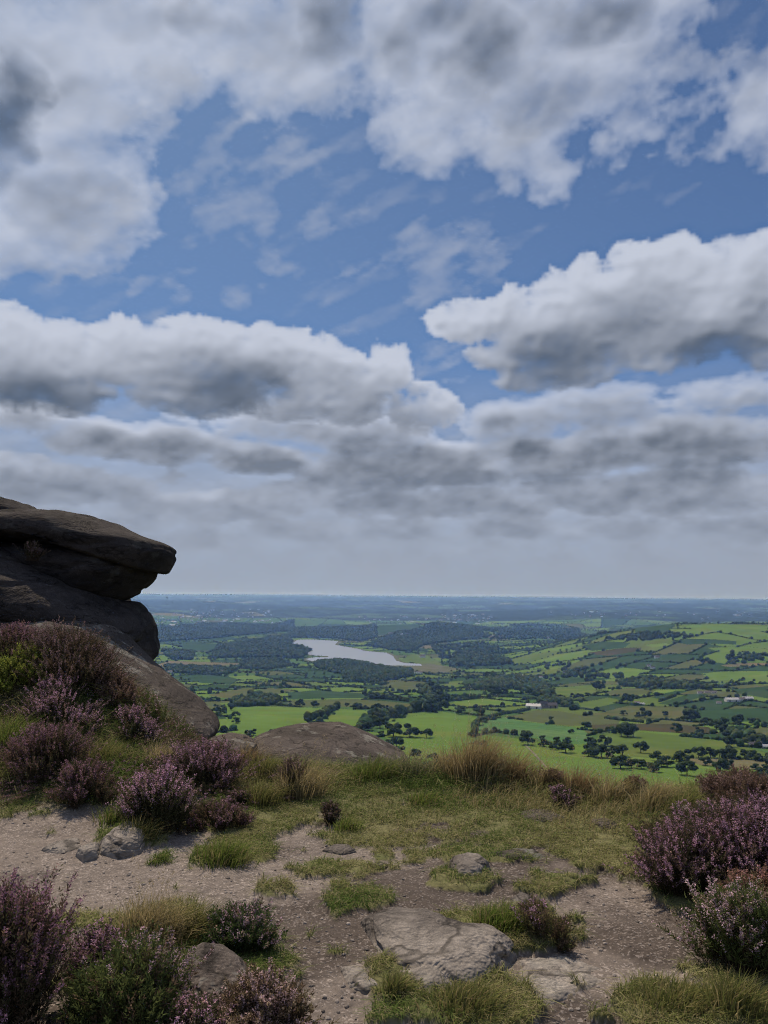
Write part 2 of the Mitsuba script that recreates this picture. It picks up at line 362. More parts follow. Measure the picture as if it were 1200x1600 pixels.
rock_bsdf('mat_rock_dark', (.038, .033, .033), (.018, .016, .017), .10, .035)
rock_bsdf('mat_rock_slab', (.072, .061, .056), (.040, .034, .031), .40, .03)
rock_bsdf('mat_rock_path', (.185, .168, .152), (.092, .082, .075), .20, .03)
ICO = {}


def ico(level):
    if level not in ICO:
        m = trimesh.creation.icosphere(subdivisions=level)
        ICO[level] = np.array(m.vertices), np.array(m.faces)
    return ICO[level]


def outline_radius(points, theta, smooth=1.6):
    """Distance from the outline's centre to its edge in each direction."""
    P = np.asarray(points, float)
    poly = Polygon(P)
    c = np.array(poly.centroid.coords[0])
    if not poly.contains(Point(c)):
        c = np.array(poly.representative_point().coords[0])
    big = np.ptp(P, axis=0).max() * 3
    ring = np.linspace(-np.pi, np.pi, 721)[:-1]
    R = []
    for t in ring:
        hit = LineString([c, c + big * np.array([np.cos(t), np.sin(t)])]).intersection(poly)
        R.append(max(np.hypot(*(np.array(g.coords[-1]) - c)) for g in getattr(hit, 'geoms', [hit]) if not g.is_empty))
    R = ndimage.gaussian_filter1d(np.array(R), smooth, mode='wrap')
    return c, np.interp(theta, ring, R, period=2 * np.pi)


def upright_rock(points, y0, half, level, seed, box=.62, lean=0.0, rough=.05, beds=.05, front=1.0):
    """A rounded block whose outline (x, z) stands in the plane y = y0 and that is 2 * half deep; the noise wears it into beds and hollows."""
    d, f = ico(level)
    s = np.hypot(d[:, 0], d[:, 2])
    c, R = outline_radius(points, np.arctan2(d[:, 2], d[:, 0]))
    k = np.where(s > 0, R * s ** box / np.maximum(s, 1e-9), 0)
    dep = np.where(d[:, 1] < 0, front, 1.0) * half
    v = np.stack([c[0] + d[:, 0] * k, y0 + np.sign(d[:, 1]) * np.abs(d[:, 1]) ** .8 * dep, c[1] + d[:, 2] * k], -1)
    v[:, 1] += lean * (v[:, 2] - c[1])
    return weather(v, f, seed, rough, beds)


def flat_rock(points, top, thick, level, seed, tilt=(0, 0), box=.5, rough=.03, beds=.02):
    """A low slab or boulder: outline (x, y) on the ground, its crown at the height top."""
    d, f = ico(level)
    s = np.hypot(d[:, 0], d[:, 1])
    c, R = outline_radius(points, np.arctan2(d[:, 1], d[:, 0]))
    k = np.where(s > 0, R * s ** box / np.maximum(s, 1e-9), 0)
    v = np.stack([c[0] + d[:, 0] * k, c[1] + d[:, 1] * k, top - thick + thick * np.sign(d[:, 2]) * np.abs(d[:, 2]) ** .75], -1)
    v[:, 2] += (v[:, 0] - c[0]) * tilt[0] + (v[:, 1] - c[1]) * tilt[1]
    return weather(v, f, seed, rough, beds)


def weather(v, f, seed, rough, beds):
    m = trimesh.Trimesh(v, f, process=False)
    n = np.array(m.vertex_normals)
    size = np.ptp(v, axis=0).max()
    q = v / size
    o = seed * 5.3
    big = meshkit.fbm(q * [3, 3, 4] + o, 4, seed) - .5
    fine = meshkit.fbm(q * [13, 13, 16] + o, 4, seed + 1) - .5
    warp = meshkit.fbm(q * 2.2 + o, 3, seed + 2)
    bed = np.abs(((q[:, 2] * 7 + warp * 3.0) % 1) - .5) * 2
    crack = -np.exp(-((bed - .05) / .10) ** 2)
    pits = -np.clip(meshkit.fbm(q * 24 + o, 2, seed + 3) - .62, 0, None)
    v = v + n * (size * (rough * (big * 1.5 + fine * .28 + pits * .25)) + beds * size * crack * .35)[:, None]
    return v, f


OUT_SLAB = [(-7.504, 2.426), (-6.901, 2.777), (-6.278, 2.846), (-5.758, 2.903), (-5.234, 2.908), (-4.813, 2.848), (-4.388, 2.715), (-4.016, 2.551), (-3.646, 2.429), (-3.454, 2.326), (-3.47, 2.18), (-3.625, 1.878), (-3.773, 1.949), (-3.996, 2.072), (-4.366, 2.214), (-4.891, 2.293), (-5.52, 2.371), (-6.149, 2.428), (-6.876, 2.38)]
OUT_BULGE = [(-5.914, 2.364), (-5.188, 2.391), (-4.355, 2.336), (-3.934, 2.194), (-3.782, 2.009), (-3.838, 1.864), (-3.997, 1.698), (-4.135, 1.553), (-4.316, 1.449), (-4.575, 1.467), (-4.944, 1.649), (-5.472, 1.871), (-5.794, 2.075)]
OUT_BLOCK = [(-7.13, 2.506), (-6.163, 2.466), (-5.573, 2.249), (-5.079, 2.004), (-4.59, 1.807), (-4.096, 1.478), (-3.799, 1.244), (-3.658, 1.057), (-3.67, 0.868), (-3.877, 0.838), (-4.261, 0.91), (-5.123, 1.044), (-6.265, 1.034), (-7.055, 1.453)]
OUT_PILLAR = [(-4.435, 1.487), (-4.159, 1.469), (-4.003, 1.291), (-3.878, 1.072), (-3.848, 0.843), (-3.799, 0.656), (-3.813, 0.49), (-3.965, 0.344), (-4.279, 0.321), (-4.512, 0.837), (-4.53, 1.255)]
OUT_BASE = [(-8.354, 2.425), (-6.238, 2.443), (-4.996, 2.12), (-4.528, 1.571), (-4.337, 0.97), (-4.202, 0.373), (-4.33, -0.488), (-6.491, -0.825), (-8.121, -0.839)]
CAP = [(-7.89, 2.979), (-7.346, 3.163), (-6.681, 3.213), (-6.345, 3.171), (-6.115, 3.039), (-6.031, 2.928), (-6.212, 2.793), (-7.097, 2.74), (-7.876, 2.778)]
SIDE = [(-5.983, 1.557), (-5.718, 1.686), (-5.447, 1.706), (-5.26, 1.617), (-5.123, 1.438), (-5.06, 1.294), (-5.143, 1.159), (-5.593, 1.11), (-5.96, 1.197)]
LONG = [(-6.386, 1.259), (-5.549, 1.342), (-5.044, 1.346), (-4.287, 1.37), (-3.987, 1.272), (-3.683, 1.058), (-3.336, 0.812), (-2.821, 0.47), (-2.394, 0.212), (-2.097, 0.018), (-2.018, -0.127), (-2.131, -0.226), (-2.706, -0.392), (-3.947, -0.403), (-5.447, -0.254), (-6.317, 0.309)]
BEYOND = [(-1.94, -0.514), (-1.725, -0.376), (-1.464, -0.305), (-1.026, -0.267), (-0.631, -0.289), (-0.323, -0.381), (0.028, -0.498), (0.379, -0.631), (0.293, -0.818), (-0.49, -0.952), (-1.45, -0.876), (-1.85, -0.624)]
FOOT = [(-1.999, -0.06), (-1.833, -0.023), (-1.614, -0.042), (-1.445, -0.098), (-1.429, -0.175), (-1.718, -0.227), (-1.974, -0.159)]
PATH_ROCKS = [
    ('slab', 'rock_slab', [(-0.103, 4.144), (0.018, 4.235), (0.21, 4.195), (0.327, 4.054), (0.443, 3.98), (0.562, 3.961), (0.638, 3.842), (0.608, 3.781), (0.473, 3.534), (0.325, 3.385), (0.18, 3.327), (0.107, 3.401), (0.03, 3.564), (-0.058, 3.953)], 0.075, 0.16, (0.04, 0.03)),
    ('lower', 'rock', [(-0.181, 3.628), (-0.107, 3.64), (-0.01, 3.518), (0.017, 3.406), (-0.06, 3.399), (-0.127, 3.443)], 0.018, 0.08, (0, 0)),
    ('pave', 'rock_slab', [(0.595, 3.791), (0.747, 3.83), (0.906, 3.823), (1.003, 3.704), (0.991, 3.563), (0.798, 3.434), (0.607, 3.318), (0.543, 3.466)], 0.012, 0.08, (0, 0)),
    ('round', 'boulder', [(0.407, 5.048), (0.527, 5.15), (0.618, 5.118), (0.661, 4.971), (0.567, 4.759), (0.438, 4.752)], 0.075, 0.14, (0, 0)),
    ('flatright', 'rock', [(0.645, 5.234), (0.806, 5.362), (0.993, 5.37), (1.055, 5.168), (0.951, 5.041), (0.759, 5.061)], 0.03, 0.1, (0, -0.02)),
    ('flatleft', 'rock', [(-0.394, 5.356), (-0.319, 5.473), (-0.2, 5.471), (-0.146, 5.347), (-0.245, 5.263)], 0.03, 0.08, (0, 0)),
    ('pebble', 'stone', [(-0.066, 4.995), (-0.013, 5.094), (0.05, 5.034), (0.026, 5.0), (-0.038, 4.891)], 0.03, 0.05, (0, 0)),
    ('edge', 'rock', [(0.971, 6.137), (1.146, 6.308), (1.303, 6.241), (1.369, 6.007), (1.153, 5.858), (1.001, 5.893)], 0.025, 0.1, (0, -0.03)),
    ('edge2', 'rock', [(1.485, 5.948), (1.611, 6.039), (1.698, 5.856), (1.67, 5.689), (1.528, 5.734)], 0.02, 0.1, (0, -0.02)),
    ('ledge', 'rock', [(-1.792, 5.207), (-1.787, 5.4), (-1.69, 5.587), (-1.502, 5.343), (-1.475, 5.157), (-1.585, 5.009), (-1.714, 5.045)], 0.085, 0.17, (0.06, 0.08)),
    ('ledge2', 'rock', [(-2.144, 5.195), (-2.107, 5.347), (-1.976, 5.439), (-1.863, 5.191), (-1.931, 5.06)], 0.03, 0.07, (0, 0)),
    ('ledge3', 'rock', [(-1.856, 5.046), (-1.816, 5.171), (-1.745, 5.173), (-1.708, 5.001), (-1.773, 4.95)], 0.055, 0.08, (0, 0)),
    ('bush', 'rock', [(-0.843, 3.577), (-0.798, 3.681), (-0.684, 3.67), (-0.551, 3.544), (-0.475, 3.364), (-0.508, 3.212), (-0.674, 3.142), (-0.783, 3.288)], 0.1, 0.2, (-0.05, 0.06)),
    ('corner', 'rock', [(-1.211, 3.038), (-1.169, 3.099), (-1.111, 3.089), (-1.053, 2.997), (-1.046, 2.904), (-1.132, 2.883)], 0.08, 0.2, (0, 0)),
    ('stone', 'stone', [(-2.685, 7.09), (-2.638, 7.231), (-2.514, 7.203), (-2.469, 7.004), (-2.584, 6.946)], 0.07, 0.08, (0, 0)),
    ('tuft', 'stone', [(0.702, 4.502), (0.775, 4.586), (0.824, 4.526), (0.796, 4.411), (0.693, 4.299)], 0.04, 0.08, (0, 0)),
]



def rock_thing(name, label, category, mesh, mat, group=None):
    k = thing(name, label, category, group)
    scene[k] = mikit.ply(mesh, mat, smooth=True)
    return k


k = thing('rock_outcrop', 'dark gritstone outcrop with an overhanging beak, at the left edge above the heather', 'rock outcrop')
put(k + '__slab', mikit.ply(upright_rock(OUT_SLAB, 13.0, 1.7, 6, 1, box=.7, rough=.022, beds=.03), 'mat_rock_dark', smooth=True), label='top slab tapering to the beak')
put(k + '__overhang', mikit.ply(upright_rock(OUT_BULGE, 12.95, 1.5, 6, 2, box=.62, rough=.03, beds=.03), 'mat_rock_dark', smooth=True), label='dark hollowed face under the top slab')
put(k + '__block', mikit.ply(upright_rock(OUT_BLOCK, 12.0, 1.5, 6, 3, box=.6, lean=.35, rough=.045, beds=.03), 'mat_rock_dark', smooth=True), label='sloping block below the overhang')
put(k + '__pillar', mikit.ply(upright_rock(OUT_PILLAR, 13.3, 1.0, 5, 4, box=.6, rough=.025, beds=.02), 'mat_rock_dark', smooth=True), label='rounded pillar at the foot of the overhang')
put(k + '__base', mikit.ply(upright_rock(OUT_BASE, 13.9, 1.6, 5, 14, box=.5, rough=.05, beds=.03), 'mat_rock_dark', smooth=True))
rock_thing('boulder', 'rounded dark boulder resting on top of the outcrop, cut by the left edge', 'boulder', upright_rock(CAP, 13.8, 1.2, 5, 5, rough=.04), 'mat_rock_dark')
rock_thing('boulder', 'small rounded boulder under the outcrop, just above the pale slab at the left edge', 'boulder', upright_rock(SIDE, 11.4, .7, 5, 6, rough=.04), 'mat_rock_dark')
rock_thing('rock_slab', 'long pale brown slab sloping down to the right behind the big heather', 'rock slab', upright_rock(LONG, 10.6, 1.3, 6, 7, box=.55, lean=.9, rough=.022, beds=.012), 'mat_rock_slab')
rock_thing('boulder', 'broad flat-topped boulder beyond the grassy edge, with white lichen on top', 'boulder', upright_rock(BEYOND, 11.2, 1.5, 6, 8, box=.6, lean=.75, rough=.03, beds=.015), 'mat_rock_slab')
rock_thing('rock', 'low grey rock in the grass at the foot of the long sloping slab', 'rock', upright_rock(FOOT, 9.3, .5, 5, 9, lean=.6, rough=.03), 'mat_rock_slab')
PATH_LABELS = {
    'slab': 'largest cracked flat slab set in the trodden ground, in the middle foreground',
    'lower': 'narrow stone ledge on the left of the largest cracked slab',
    'pave': 'bare stone surface flush with the soil, right of the largest cracked slab',
    'round': 'small rounded grey boulder in the short grass beside a bare patch',
    'flatright': 'flat brownish rock in the turf behind the small rounded boulder',
    'flatleft': 'low flat rock at the near edge of the turf, in the middle',
    'pebble': 'small flat stone in a bare patch between turf islands',
    'edge': 'flat rock in the grass below the tall tussocks at the brink',
    'edge2': 'narrow flat rock at the brink, right of the larger flat one',
    'ledge': 'pale angular rock jutting from the bank over the path on the left',
    'ledge2': 'dark eroded ledge in the path below the purple heather',
    'ledge3': 'dark low lump of rock in the path beside the eroded ledge',
    'bush': 'grey brown rock among the heathers at the bottom of the picture',
    'corner': 'grey rock low between the two heathers in the bottom left corner',
    'stone': 'flat pale stone between heather bushes on the left bank',
    'tuft': 'pale stone half hidden in grass behind the small heather clump',
}
for i, (name, kind, pts, rise, thick, tilt) in enumerate(PATH_ROCKS):
    c = np.mean(pts, axis=0)
    z = float(near_land(c[0], c[1]))
    m = flat_rock(pts, z + rise, thick, 6 if name in ('slab', 'bush') else 5, 20 + i, tilt, box=.36 if name in ('slab', 'pave', 'lower') else .5,
                  rough=.035 if name == 'slab' else .045, beds=.05 if name in ('slab', 'ledge', 'ledge2') else .03)
    rock_thing(kind, PATH_LABELS[name], 'rock', m, 'mat_rock_path' if name not in ('edge', 'edge2', 'flatright', 'bush', 'corner') else 'mat_rock_slab')

# loose stones on the path
d0, f0 = ico(0)
parts = []
tries = 0
while len(parts) < 5200 and tries < 60000:
    tries += 1
    r = math.exp(RNG.uniform(math.log(2.7), math.log(7.0)))
    a = RNG.uniform(-.52, .52)
    x, y = r * math.sin(a), r * math.cos(a)
    if turf_np(x, y) > .25:
        continue
    s = .003 + .010 * RNG.random() ** 5
    v = d0 * (RNG.random(3) * .5 + .7) * [s, s, s * .55] * (1 + .35 * (RNG.random((12, 1)) - .5))
    t = RNG.uniform(0, 6.28)
    v = np.stack([v[:, 0] * math.cos(t) - v[:, 1] * math.sin(t), v[:, 0] * math.sin(t) + v[:, 1] * math.cos(t), v[:, 2]], -1)
    tone = RNG.uniform(.10, .30) * (1.25 if RNG.random() < .12 else 1)
    col = np.tile(np.array([1.0, .90, .83]) * tone, (12, 1))
    parts.append((v, f0, col, x, y, s))
zs = near_land(np.array([p[3] for p in parts]), np.array([p[4] for p in parts]))
v, f, c = join([(p[0] + [p[3], p[4], z + p[5] * .15], p[1], p[2]) for p, z in zip(parts, zs)])
scene['mat_stones'] = {'type': 'diffuse', 'reflectance': {'type': 'mesh_attribute', 'name': 'vertex_color'}}
scene['gravel'] = mikit.ply((v, f), 'mat_stones', color=c)
labels['gravel'] = {'kind': 'stuff', 'label': 'loose pale grit and small stones scattered on the path', 'category': 'gravel'}


# ------------------------------------------------------------------ the country below: land, fields, water
LAKE = [(-520, 4629), (-541, 5126), (-476, 5192), (-358, 5118), (-281, 5022), (-279, 4664), (-226, 4525), (-139, 4333), (-101, 4175), (-42, 4100), (14, 4049), (44, 3839), (55, 3559), (87, 3437), (153, 3404), (158, 3327), (127, 3235), (131, 3112), (67, 3139), (5, 3238), (-76, 3460), (-150, 3581), (-216, 3618), (-265, 3507), (-306, 3503), (-338, 3605), (-316, 3700), (-252, 3726), (-248, 3795), (-319, 3827), (-372, 3915), (-357, 4178), (-377, 4301), (-432, 4427), (-486, 4489)]
FIELDS = [
    ('bright', [(-300, 1515), (-239, 1542), (-104, 1519), (-102, 1339), (-96, 1092), (-140, 1012), (-194, 1046)]),
    ('bright', [(-82, 1500), (29, 1446), (-8, 1337), (-11, 1163), (-30, 1049), (-54, 1069), (-89, 1164), (-86, 1294)]),
    ('bright', [(4, 1170), (35, 1360), (108, 1487), (177, 1366), (132, 1158), (108, 965), (79, 820), (28, 816), (2, 1008)]),
    ('stripe', [(129, 1115), (160, 1277), (206, 1396), (215, 1319), (274, 1194), (279, 1129), (269, 1046), (252, 992), (232, 962), (211, 981), (170, 1035)]),
    ('bright', [(122, 1051), (164, 1009), (203, 949), (229, 936), (257, 858), (309, 820), (318, 765), (340, 748), (334, 700), (263, 611), (162, 590), (102, 711)]),
    ('yellow', [(245, 954), (282, 1066), (349, 1149), (417, 1102), (440, 1036), (436, 925), (413, 876), (322, 852), (268, 885)]),
    ('moor', [(311, 1290), (383, 1309), (461, 1297), (496, 1240), (472, 1141), (433, 1145), (370, 1172), (299, 1145)]),
    ('dark', [(585, 1528), (751, 1560), (641, 1334), (539, 1365)]),
    ('olive', [(488, 1622), (594, 1583), (528, 1389), (417, 1354), (355, 1447)]),
    ('olive', [(203, 1381), (295, 1547), (333, 1529), (396, 1356), (378, 1309), (278, 1212), (219, 1331)]),
    ('yellow', [(467, 2240), (589, 2320), (667, 2273), (614, 2122), (534, 1981), (482, 1872), (404, 1757), (414, 1968)]),
    ('yellow', [(406, 1694), (498, 1798), (506, 1717), (472, 1658), (407, 1581), (392, 1609)]),
    ('olive', [(526, 1938), (632, 2085), (634, 1884), (590, 1816), (518, 1781)]),
    ('dark', [(556, 1643), (667, 1775), (707, 1762), (600, 1632), (573, 1612)]),
    ('dark', [(578, 1750), (668, 1854), (704, 1852), (586, 1702)]),
    ('bright', [(959, 2444), (1008, 2445), (1144, 2396), (1070, 2243), (1015, 2269), (903, 2237), (934, 2334)]),
    ('dark', [(789, 1847), (921, 1932), (792, 1665), (766, 1761)]),
    ('bright', [(214, 4206), (379, 4698), (473, 4709), (414, 4292), (253, 4151)]),
    ('yellow', [(132, 3968), (211, 3977), (248, 3507), (242, 3001), (170, 2988), (154, 3416), (76, 3574)]),
    ('olive', [(24, 2506), (174, 2398), (135, 2208), (55, 2137), (-5, 2259)]),
    ('yellow', [(161, 2209), (204, 2467), (251, 2505), (204, 2211)]),
    ('olive', [(-196, 1687), (-65, 1745), (92, 1604), (71, 1504), (-57, 1535), (-178, 1537)]),
    ('dark', [(-224, 1932), (-159, 2065), (-54, 1970), (-10, 1781), (-101, 1771), (-198, 1707)]),
    ('straw', [(-906, 3250), (-912, 3465), (-721, 3404), (-595, 3378), (-583, 3241), (-708, 3229), (-770, 3094), (-835, 3085)]),
    ('bright', [(-1040, 3726), (-1015, 3826), (-907, 3554), (-963, 3502)]),
    ('dark', [(-1178, 4714), (-953, 4659), (-765, 4330), (-831, 4072), (-1016, 4101)]),
    ('dark', [(-1241, 5385), (-1083, 5501), (-913, 5279), (-995, 4866), (-1175, 4974)]),
    ('bright', [(-1106, 6383), (-1037, 6429), (-940, 5833), (-1026, 5857)]),
    ('dark', [(-636, 2538), (-513, 2628), (-423, 2408), (-413, 2209), (-507, 2278)]),
    ('dark', [(-510, 2176), (-422, 2208), (-372, 2168), (-421, 1928)]),
    ('olive', [(-377, 1761), (-360, 2100), (-327, 2101), (-303, 1899), (-317, 1698)]),
    ('olive', [(-322, 1819), (-294, 2103), (-216, 2033), (-243, 1793), (-288, 1725)]),
    ('bright', [(-319, 1593), (-299, 1620), (-284, 1525), (-295, 1521)]),
    ('moor', [(816, 3204), (926, 3104), (969, 3027), (947, 2978), (842, 3026), (814, 3147)]),
    ('dark', [(844, 3444), (921, 3400), (970, 3166), (926, 3104), (833, 3222)]),
    ('dark', [(2108, 7555), (2839, 8381), (1226, 3383), (1120, 3197), (1044, 3319)]),
    ('bright', [(991, 3075), (1058, 3021), (1066, 2979), (998, 2987)]),
    ('dark', [(1080, 3034), (1146, 3032), (1273, 2911), (1252, 2864), (1109, 2937)]),
    ('bright', [(1143, 2849), (1286, 2815), (1322, 2764), (1294, 2705), (1145, 2745)]),
    ('straw', [(1065, 2556), (1122, 2572), (1213, 2540), (1196, 2503), (1075, 2523)]),
    ('bright', [(1224, 3303), (1435, 3431), (1591, 3318), (1496, 3120), (1230, 3090)]),
    ('dark', [(-93, 8674), (284, 6330), (278, 5938), (118, 5577), (-37, 5595)]),
]
WOODS = [
    (1.0, [(-290, 3309), (-281, 3624), (-218, 3782), (-118, 3642), (-37, 3651), (6, 3416), (67, 3141), (113, 3049), (110, 2672), (5, 2506), (-115, 2406), (-135, 2722), (-273, 3204)]),
    (1.0, [(-770, 3570), (-909, 4449), (-669, 5691), (-512, 4677), (-365, 4156), (-351, 3616), (-630, 3658)]),
    (1.0, [(-1113, 4042), (-914, 3944), (-822, 3493), (-934, 3550)]),
    (1.0, [(-754, 6402), (-95, 8899), (-36, 5483), (-143, 4987), (-309, 5314), (-630, 5358)]),
    (0.9, [(-34, 5199), (53, 5686), (277, 5954), (1037, 8617), (655, 5447), (250, 4724), (151, 4081), (40, 4257), (-94, 4559)]),
    (1.0, [(312, 3689), (442, 4025), (536, 3828), (550, 3363), (464, 3319), (263, 3267)]),
    (0.9, [(299, 2491), (439, 2753), (495, 2590), (467, 2241), (402, 1912), (356, 1868), (340, 2188), (272, 2065), (222, 2211)]),
    (0.3, [(617, 3134), (737, 3089), (785, 2822), (853, 2687), (789, 2486), (648, 2334), (524, 2357), (518, 2635)]),
    (0.8, [(684, 2382), (808, 2427), (788, 2010), (740, 1816), (708, 1884), (671, 2017), (654, 2229)]),
    (0.9, [(335, 1755), (400, 1972), (391, 1856), (393, 1708), (375, 1554), (352, 1530), (356, 1649), (316, 1655)]),
    (0.8, [(-868, 3208), (-541, 3076), (-499, 2660), (-736, 2803)]),
    (0.9, [(-619, 3516), (-459, 3604), (-350, 3266), (-424, 3020), (-541, 3076)]),
    (0.7, [(-303, 1626), (-292, 1833), (-231, 1756), (-205, 1654), (-225, 1527), (-275, 1507)]),
    (0.4, [(262, 4608), (631, 4927), (622, 3896), (496, 3873), (268, 3685)]),
    (0.6, [(935, 3452), (1065, 3342), (1207, 3034), (1000, 3141)]),
    (0.4, [(1029, 2701), (1153, 2740), (1263, 2652), (1201, 2524), (1022, 2577)]),
    (0.4, [(473, 5867), (1376, 8597), (1965, 8207), (1022, 3561), (1100, 5304), (635, 5283)]),
    (0.5, [(469, 1124), (525, 1212), (504, 1068), (455, 965), (480, 1052)]),
    (0.8, [(-1855, 6263), (-1614, 7573), (-969, 8803), (-689, 6277), (-1110, 5223), (-1372, 4705)]),
    (0.6, [(94, 2278), (169, 2317), (157, 1952), (101, 1649), (89, 1960)]),
]
HEDGES = [
    (0.9, [(-111, 1199), (-102, 1278), (-93, 1311), (-93, 1393), (-84, 1521)]),
    (1.4, [(-38, 1033), (-23, 1105), (-11, 1166), (-5, 1286), (14, 1352), (37, 1423), (61, 1476), (85, 1482), (108, 1573)]),
    (0.7, [(118, 1043), (131, 1169), (157, 1307), (180, 1365), (213, 1443), (245, 1487), (278, 1542)]),
    (0.5, [(145, 1798), (183, 1820), (286, 1867), (347, 1820)]),
    (0.4, [(121, 1501), (178, 1380)]),
    (1.0, [(-17, 1760), (17, 1718), (50, 1676)]),
    (0.5, [(190, 1581), (239, 1579)]),
    (0.8, [(569, 1672), (631, 1752)]),
    (0.9, [(486, 1142), (494, 1111), (488, 1053)]),
    (0.7, [(383, 1403), (402, 1355), (422, 1321)]),
]
TREES = [
    (168, 942, 15.3),
    (184, 932, 11.4),
    (188, 902, 9.6),
    (196, 874, 14.4),
    (261, 960, 14.3),
    (214, 850, 12.6),
    (219, 846, 11.2),
    (224, 837, 15.3),
    (233, 833, 8.3),
    (320, 1065, 22.3),
    (283, 896, 13.6),
    (250, 852, 14.2),
    (221, 760, 13.9),
    (233, 766, 10.3),
    (241, 763, 11.5),
    (247, 745, 10.1),
    (276, 822, 11.1),
    (272, 782, 11.9),
    (295, 821, 9.8),
    (306, 828, 14.1),
    (270, 727, 14.9),
    (333, 862, 13.3),
    (347, 866, 12.0),
    (358, 869, 11.3),
    (369, 866, 13.6),
    (315, 764, 13.2),
    (416, 984, 15.4),
    (286, 1141, 13.2),
    (496, 1212, 18.9),
    (490, 1168, 12.2),
    (509, 1343, 23.0),
    (507, 1355, 17.4),
    (519, 1355, 17.4),
    (454, 1411, 17.8),
    (444, 1411, 11.9),
    (515, 1294, 13.4),
    (541, 1292, 12.3),
    (564, 1291, 15.8),
    (580, 1278, 13.5),
    (432, 1458, 11.0),
    (418, 1161, 13.8),
    (444, 1146, 9.9),
    (-155, 1536, 17.3),
    (-127, 1517, 14.6),
    (-67, 1540, 8.6),
    (-46, 1516, 13.4),
    (-13, 1481, 11.9),
    (0, 1485, 10.7),
    (11, 1474, 10.6),
    (-17, 1713, 19.2),
    (-32, 1785, 12.9),
    (14, 998, 18.4),
    (34, 1001, 17.6),
    (54, 998, 13.6),
    (16, 906, 13.1),
    (9, 916, 8.8),
    (-32, 1026, 9.9),
    (-18, 1062, 13.6),
    (-3, 1088, 15.7),
    (139, 1432, 15.0),
    (162, 1381, 17.8),
    (264, 1924, 28.0),
    (287, 1945, 22.1),
    (422, 1799, 14.8),
    (440, 1809, 14.9),
    (463, 1831, 13.6),
    (532, 2019, 23.4),
    (541, 2006, 16.6),
    (123, 1959, 28.3),
    (124, 1688, 24.4),
    (89, 1470, 23.6),
    (108, 1511, 24.3),
    (505, 1679, 19.7),
    (251, 769, 7.8),
    (264, 776, 9.2),
    (-157, 996, 8.9),
    (-164, 995, 7.3),
    (-203, 1133, 9.2),
    (-221, 1232, 12.0),
    (-266, 1434, 14.0),
    (384, 865, 12.1),
    (390, 866, 10.7),
    (550, 1258, 11.0),
    (476, 1019, 14.4),
    (487, 1053, 13.0),
    (483, 1065, 13.1),
    (500, 1437, 11.0),
    (284, 1368, 7.8),
    (249, 1076, 7.1),
    (111, 1028, 6.6),
    (117, 935, 6.8),
]
FARMS = [
    ('barn', 293, 1578, 28.3, 10.3),
    ('house', 315, 1589, 15.6, 14.3),
    ('barn', 331, 1590, 19.5, 11.7),
    ('house', 447, 988, 8.7, 7.0),
    ('house', 452, 982, 8.0, 6.9),
    ('barn', 458, 980, 8.0, 5.2),
    ('barn', 705, 1643, 25.8, 8.6),
    ('house', 723, 1645, 18.7, 8.6),
    ('barn', 741, 1651, 20.3, 8.7),
    ('house', 695, 1778, 12.2, 6.1),
    ('house', 711, 1779, 12.3, 6.1),
    ('house', 721, 1770, 10.7, 6.1),
    ('house', 669, 1619, 9.8, 5.6),
    ('house', 517, 1653, 11.1, 5.6),
    ('barn', 519, 1629, 11.0, 5.0),
    ('house', 129, 2861, 20.7, 9.2),
    ('barn', 102, 2797, 17.9, 9.0),
    ('house', 185, 3770, 24.2, 15.1),
    ('house', 52, 5603, 31.4, 18.0),
    ('barn', 118, 5577, 40.2, 13.4),
    ('house', 170, 5559, 22.3, 17.8),
    ('house', 948, 2800, 16.6, 9.5),
    ('house', 876, 2667, 11.2, 9.0),
    ('barn', 461, 2729, 22.2, 6.7),
    ('house', 519, 2662, 13.0, 6.5),
    ('house', 611, 2723, 11.2, 11.2),
    ('house', -555, 2795, 20.5, 11.4),
    ('barn', -597, 2806, 20.7, 9.2),
    ('house', -738, 2818, 16.3, 9.3),
    ('barn', -589, 2840, 16.3, 7.0),
    ('house', 875, 2626, 13.3, 8.9),
    ('house', 749, 2538, 10.6, 6.4),
    ('house', 1125, 5466, 26.8, 13.4),
]
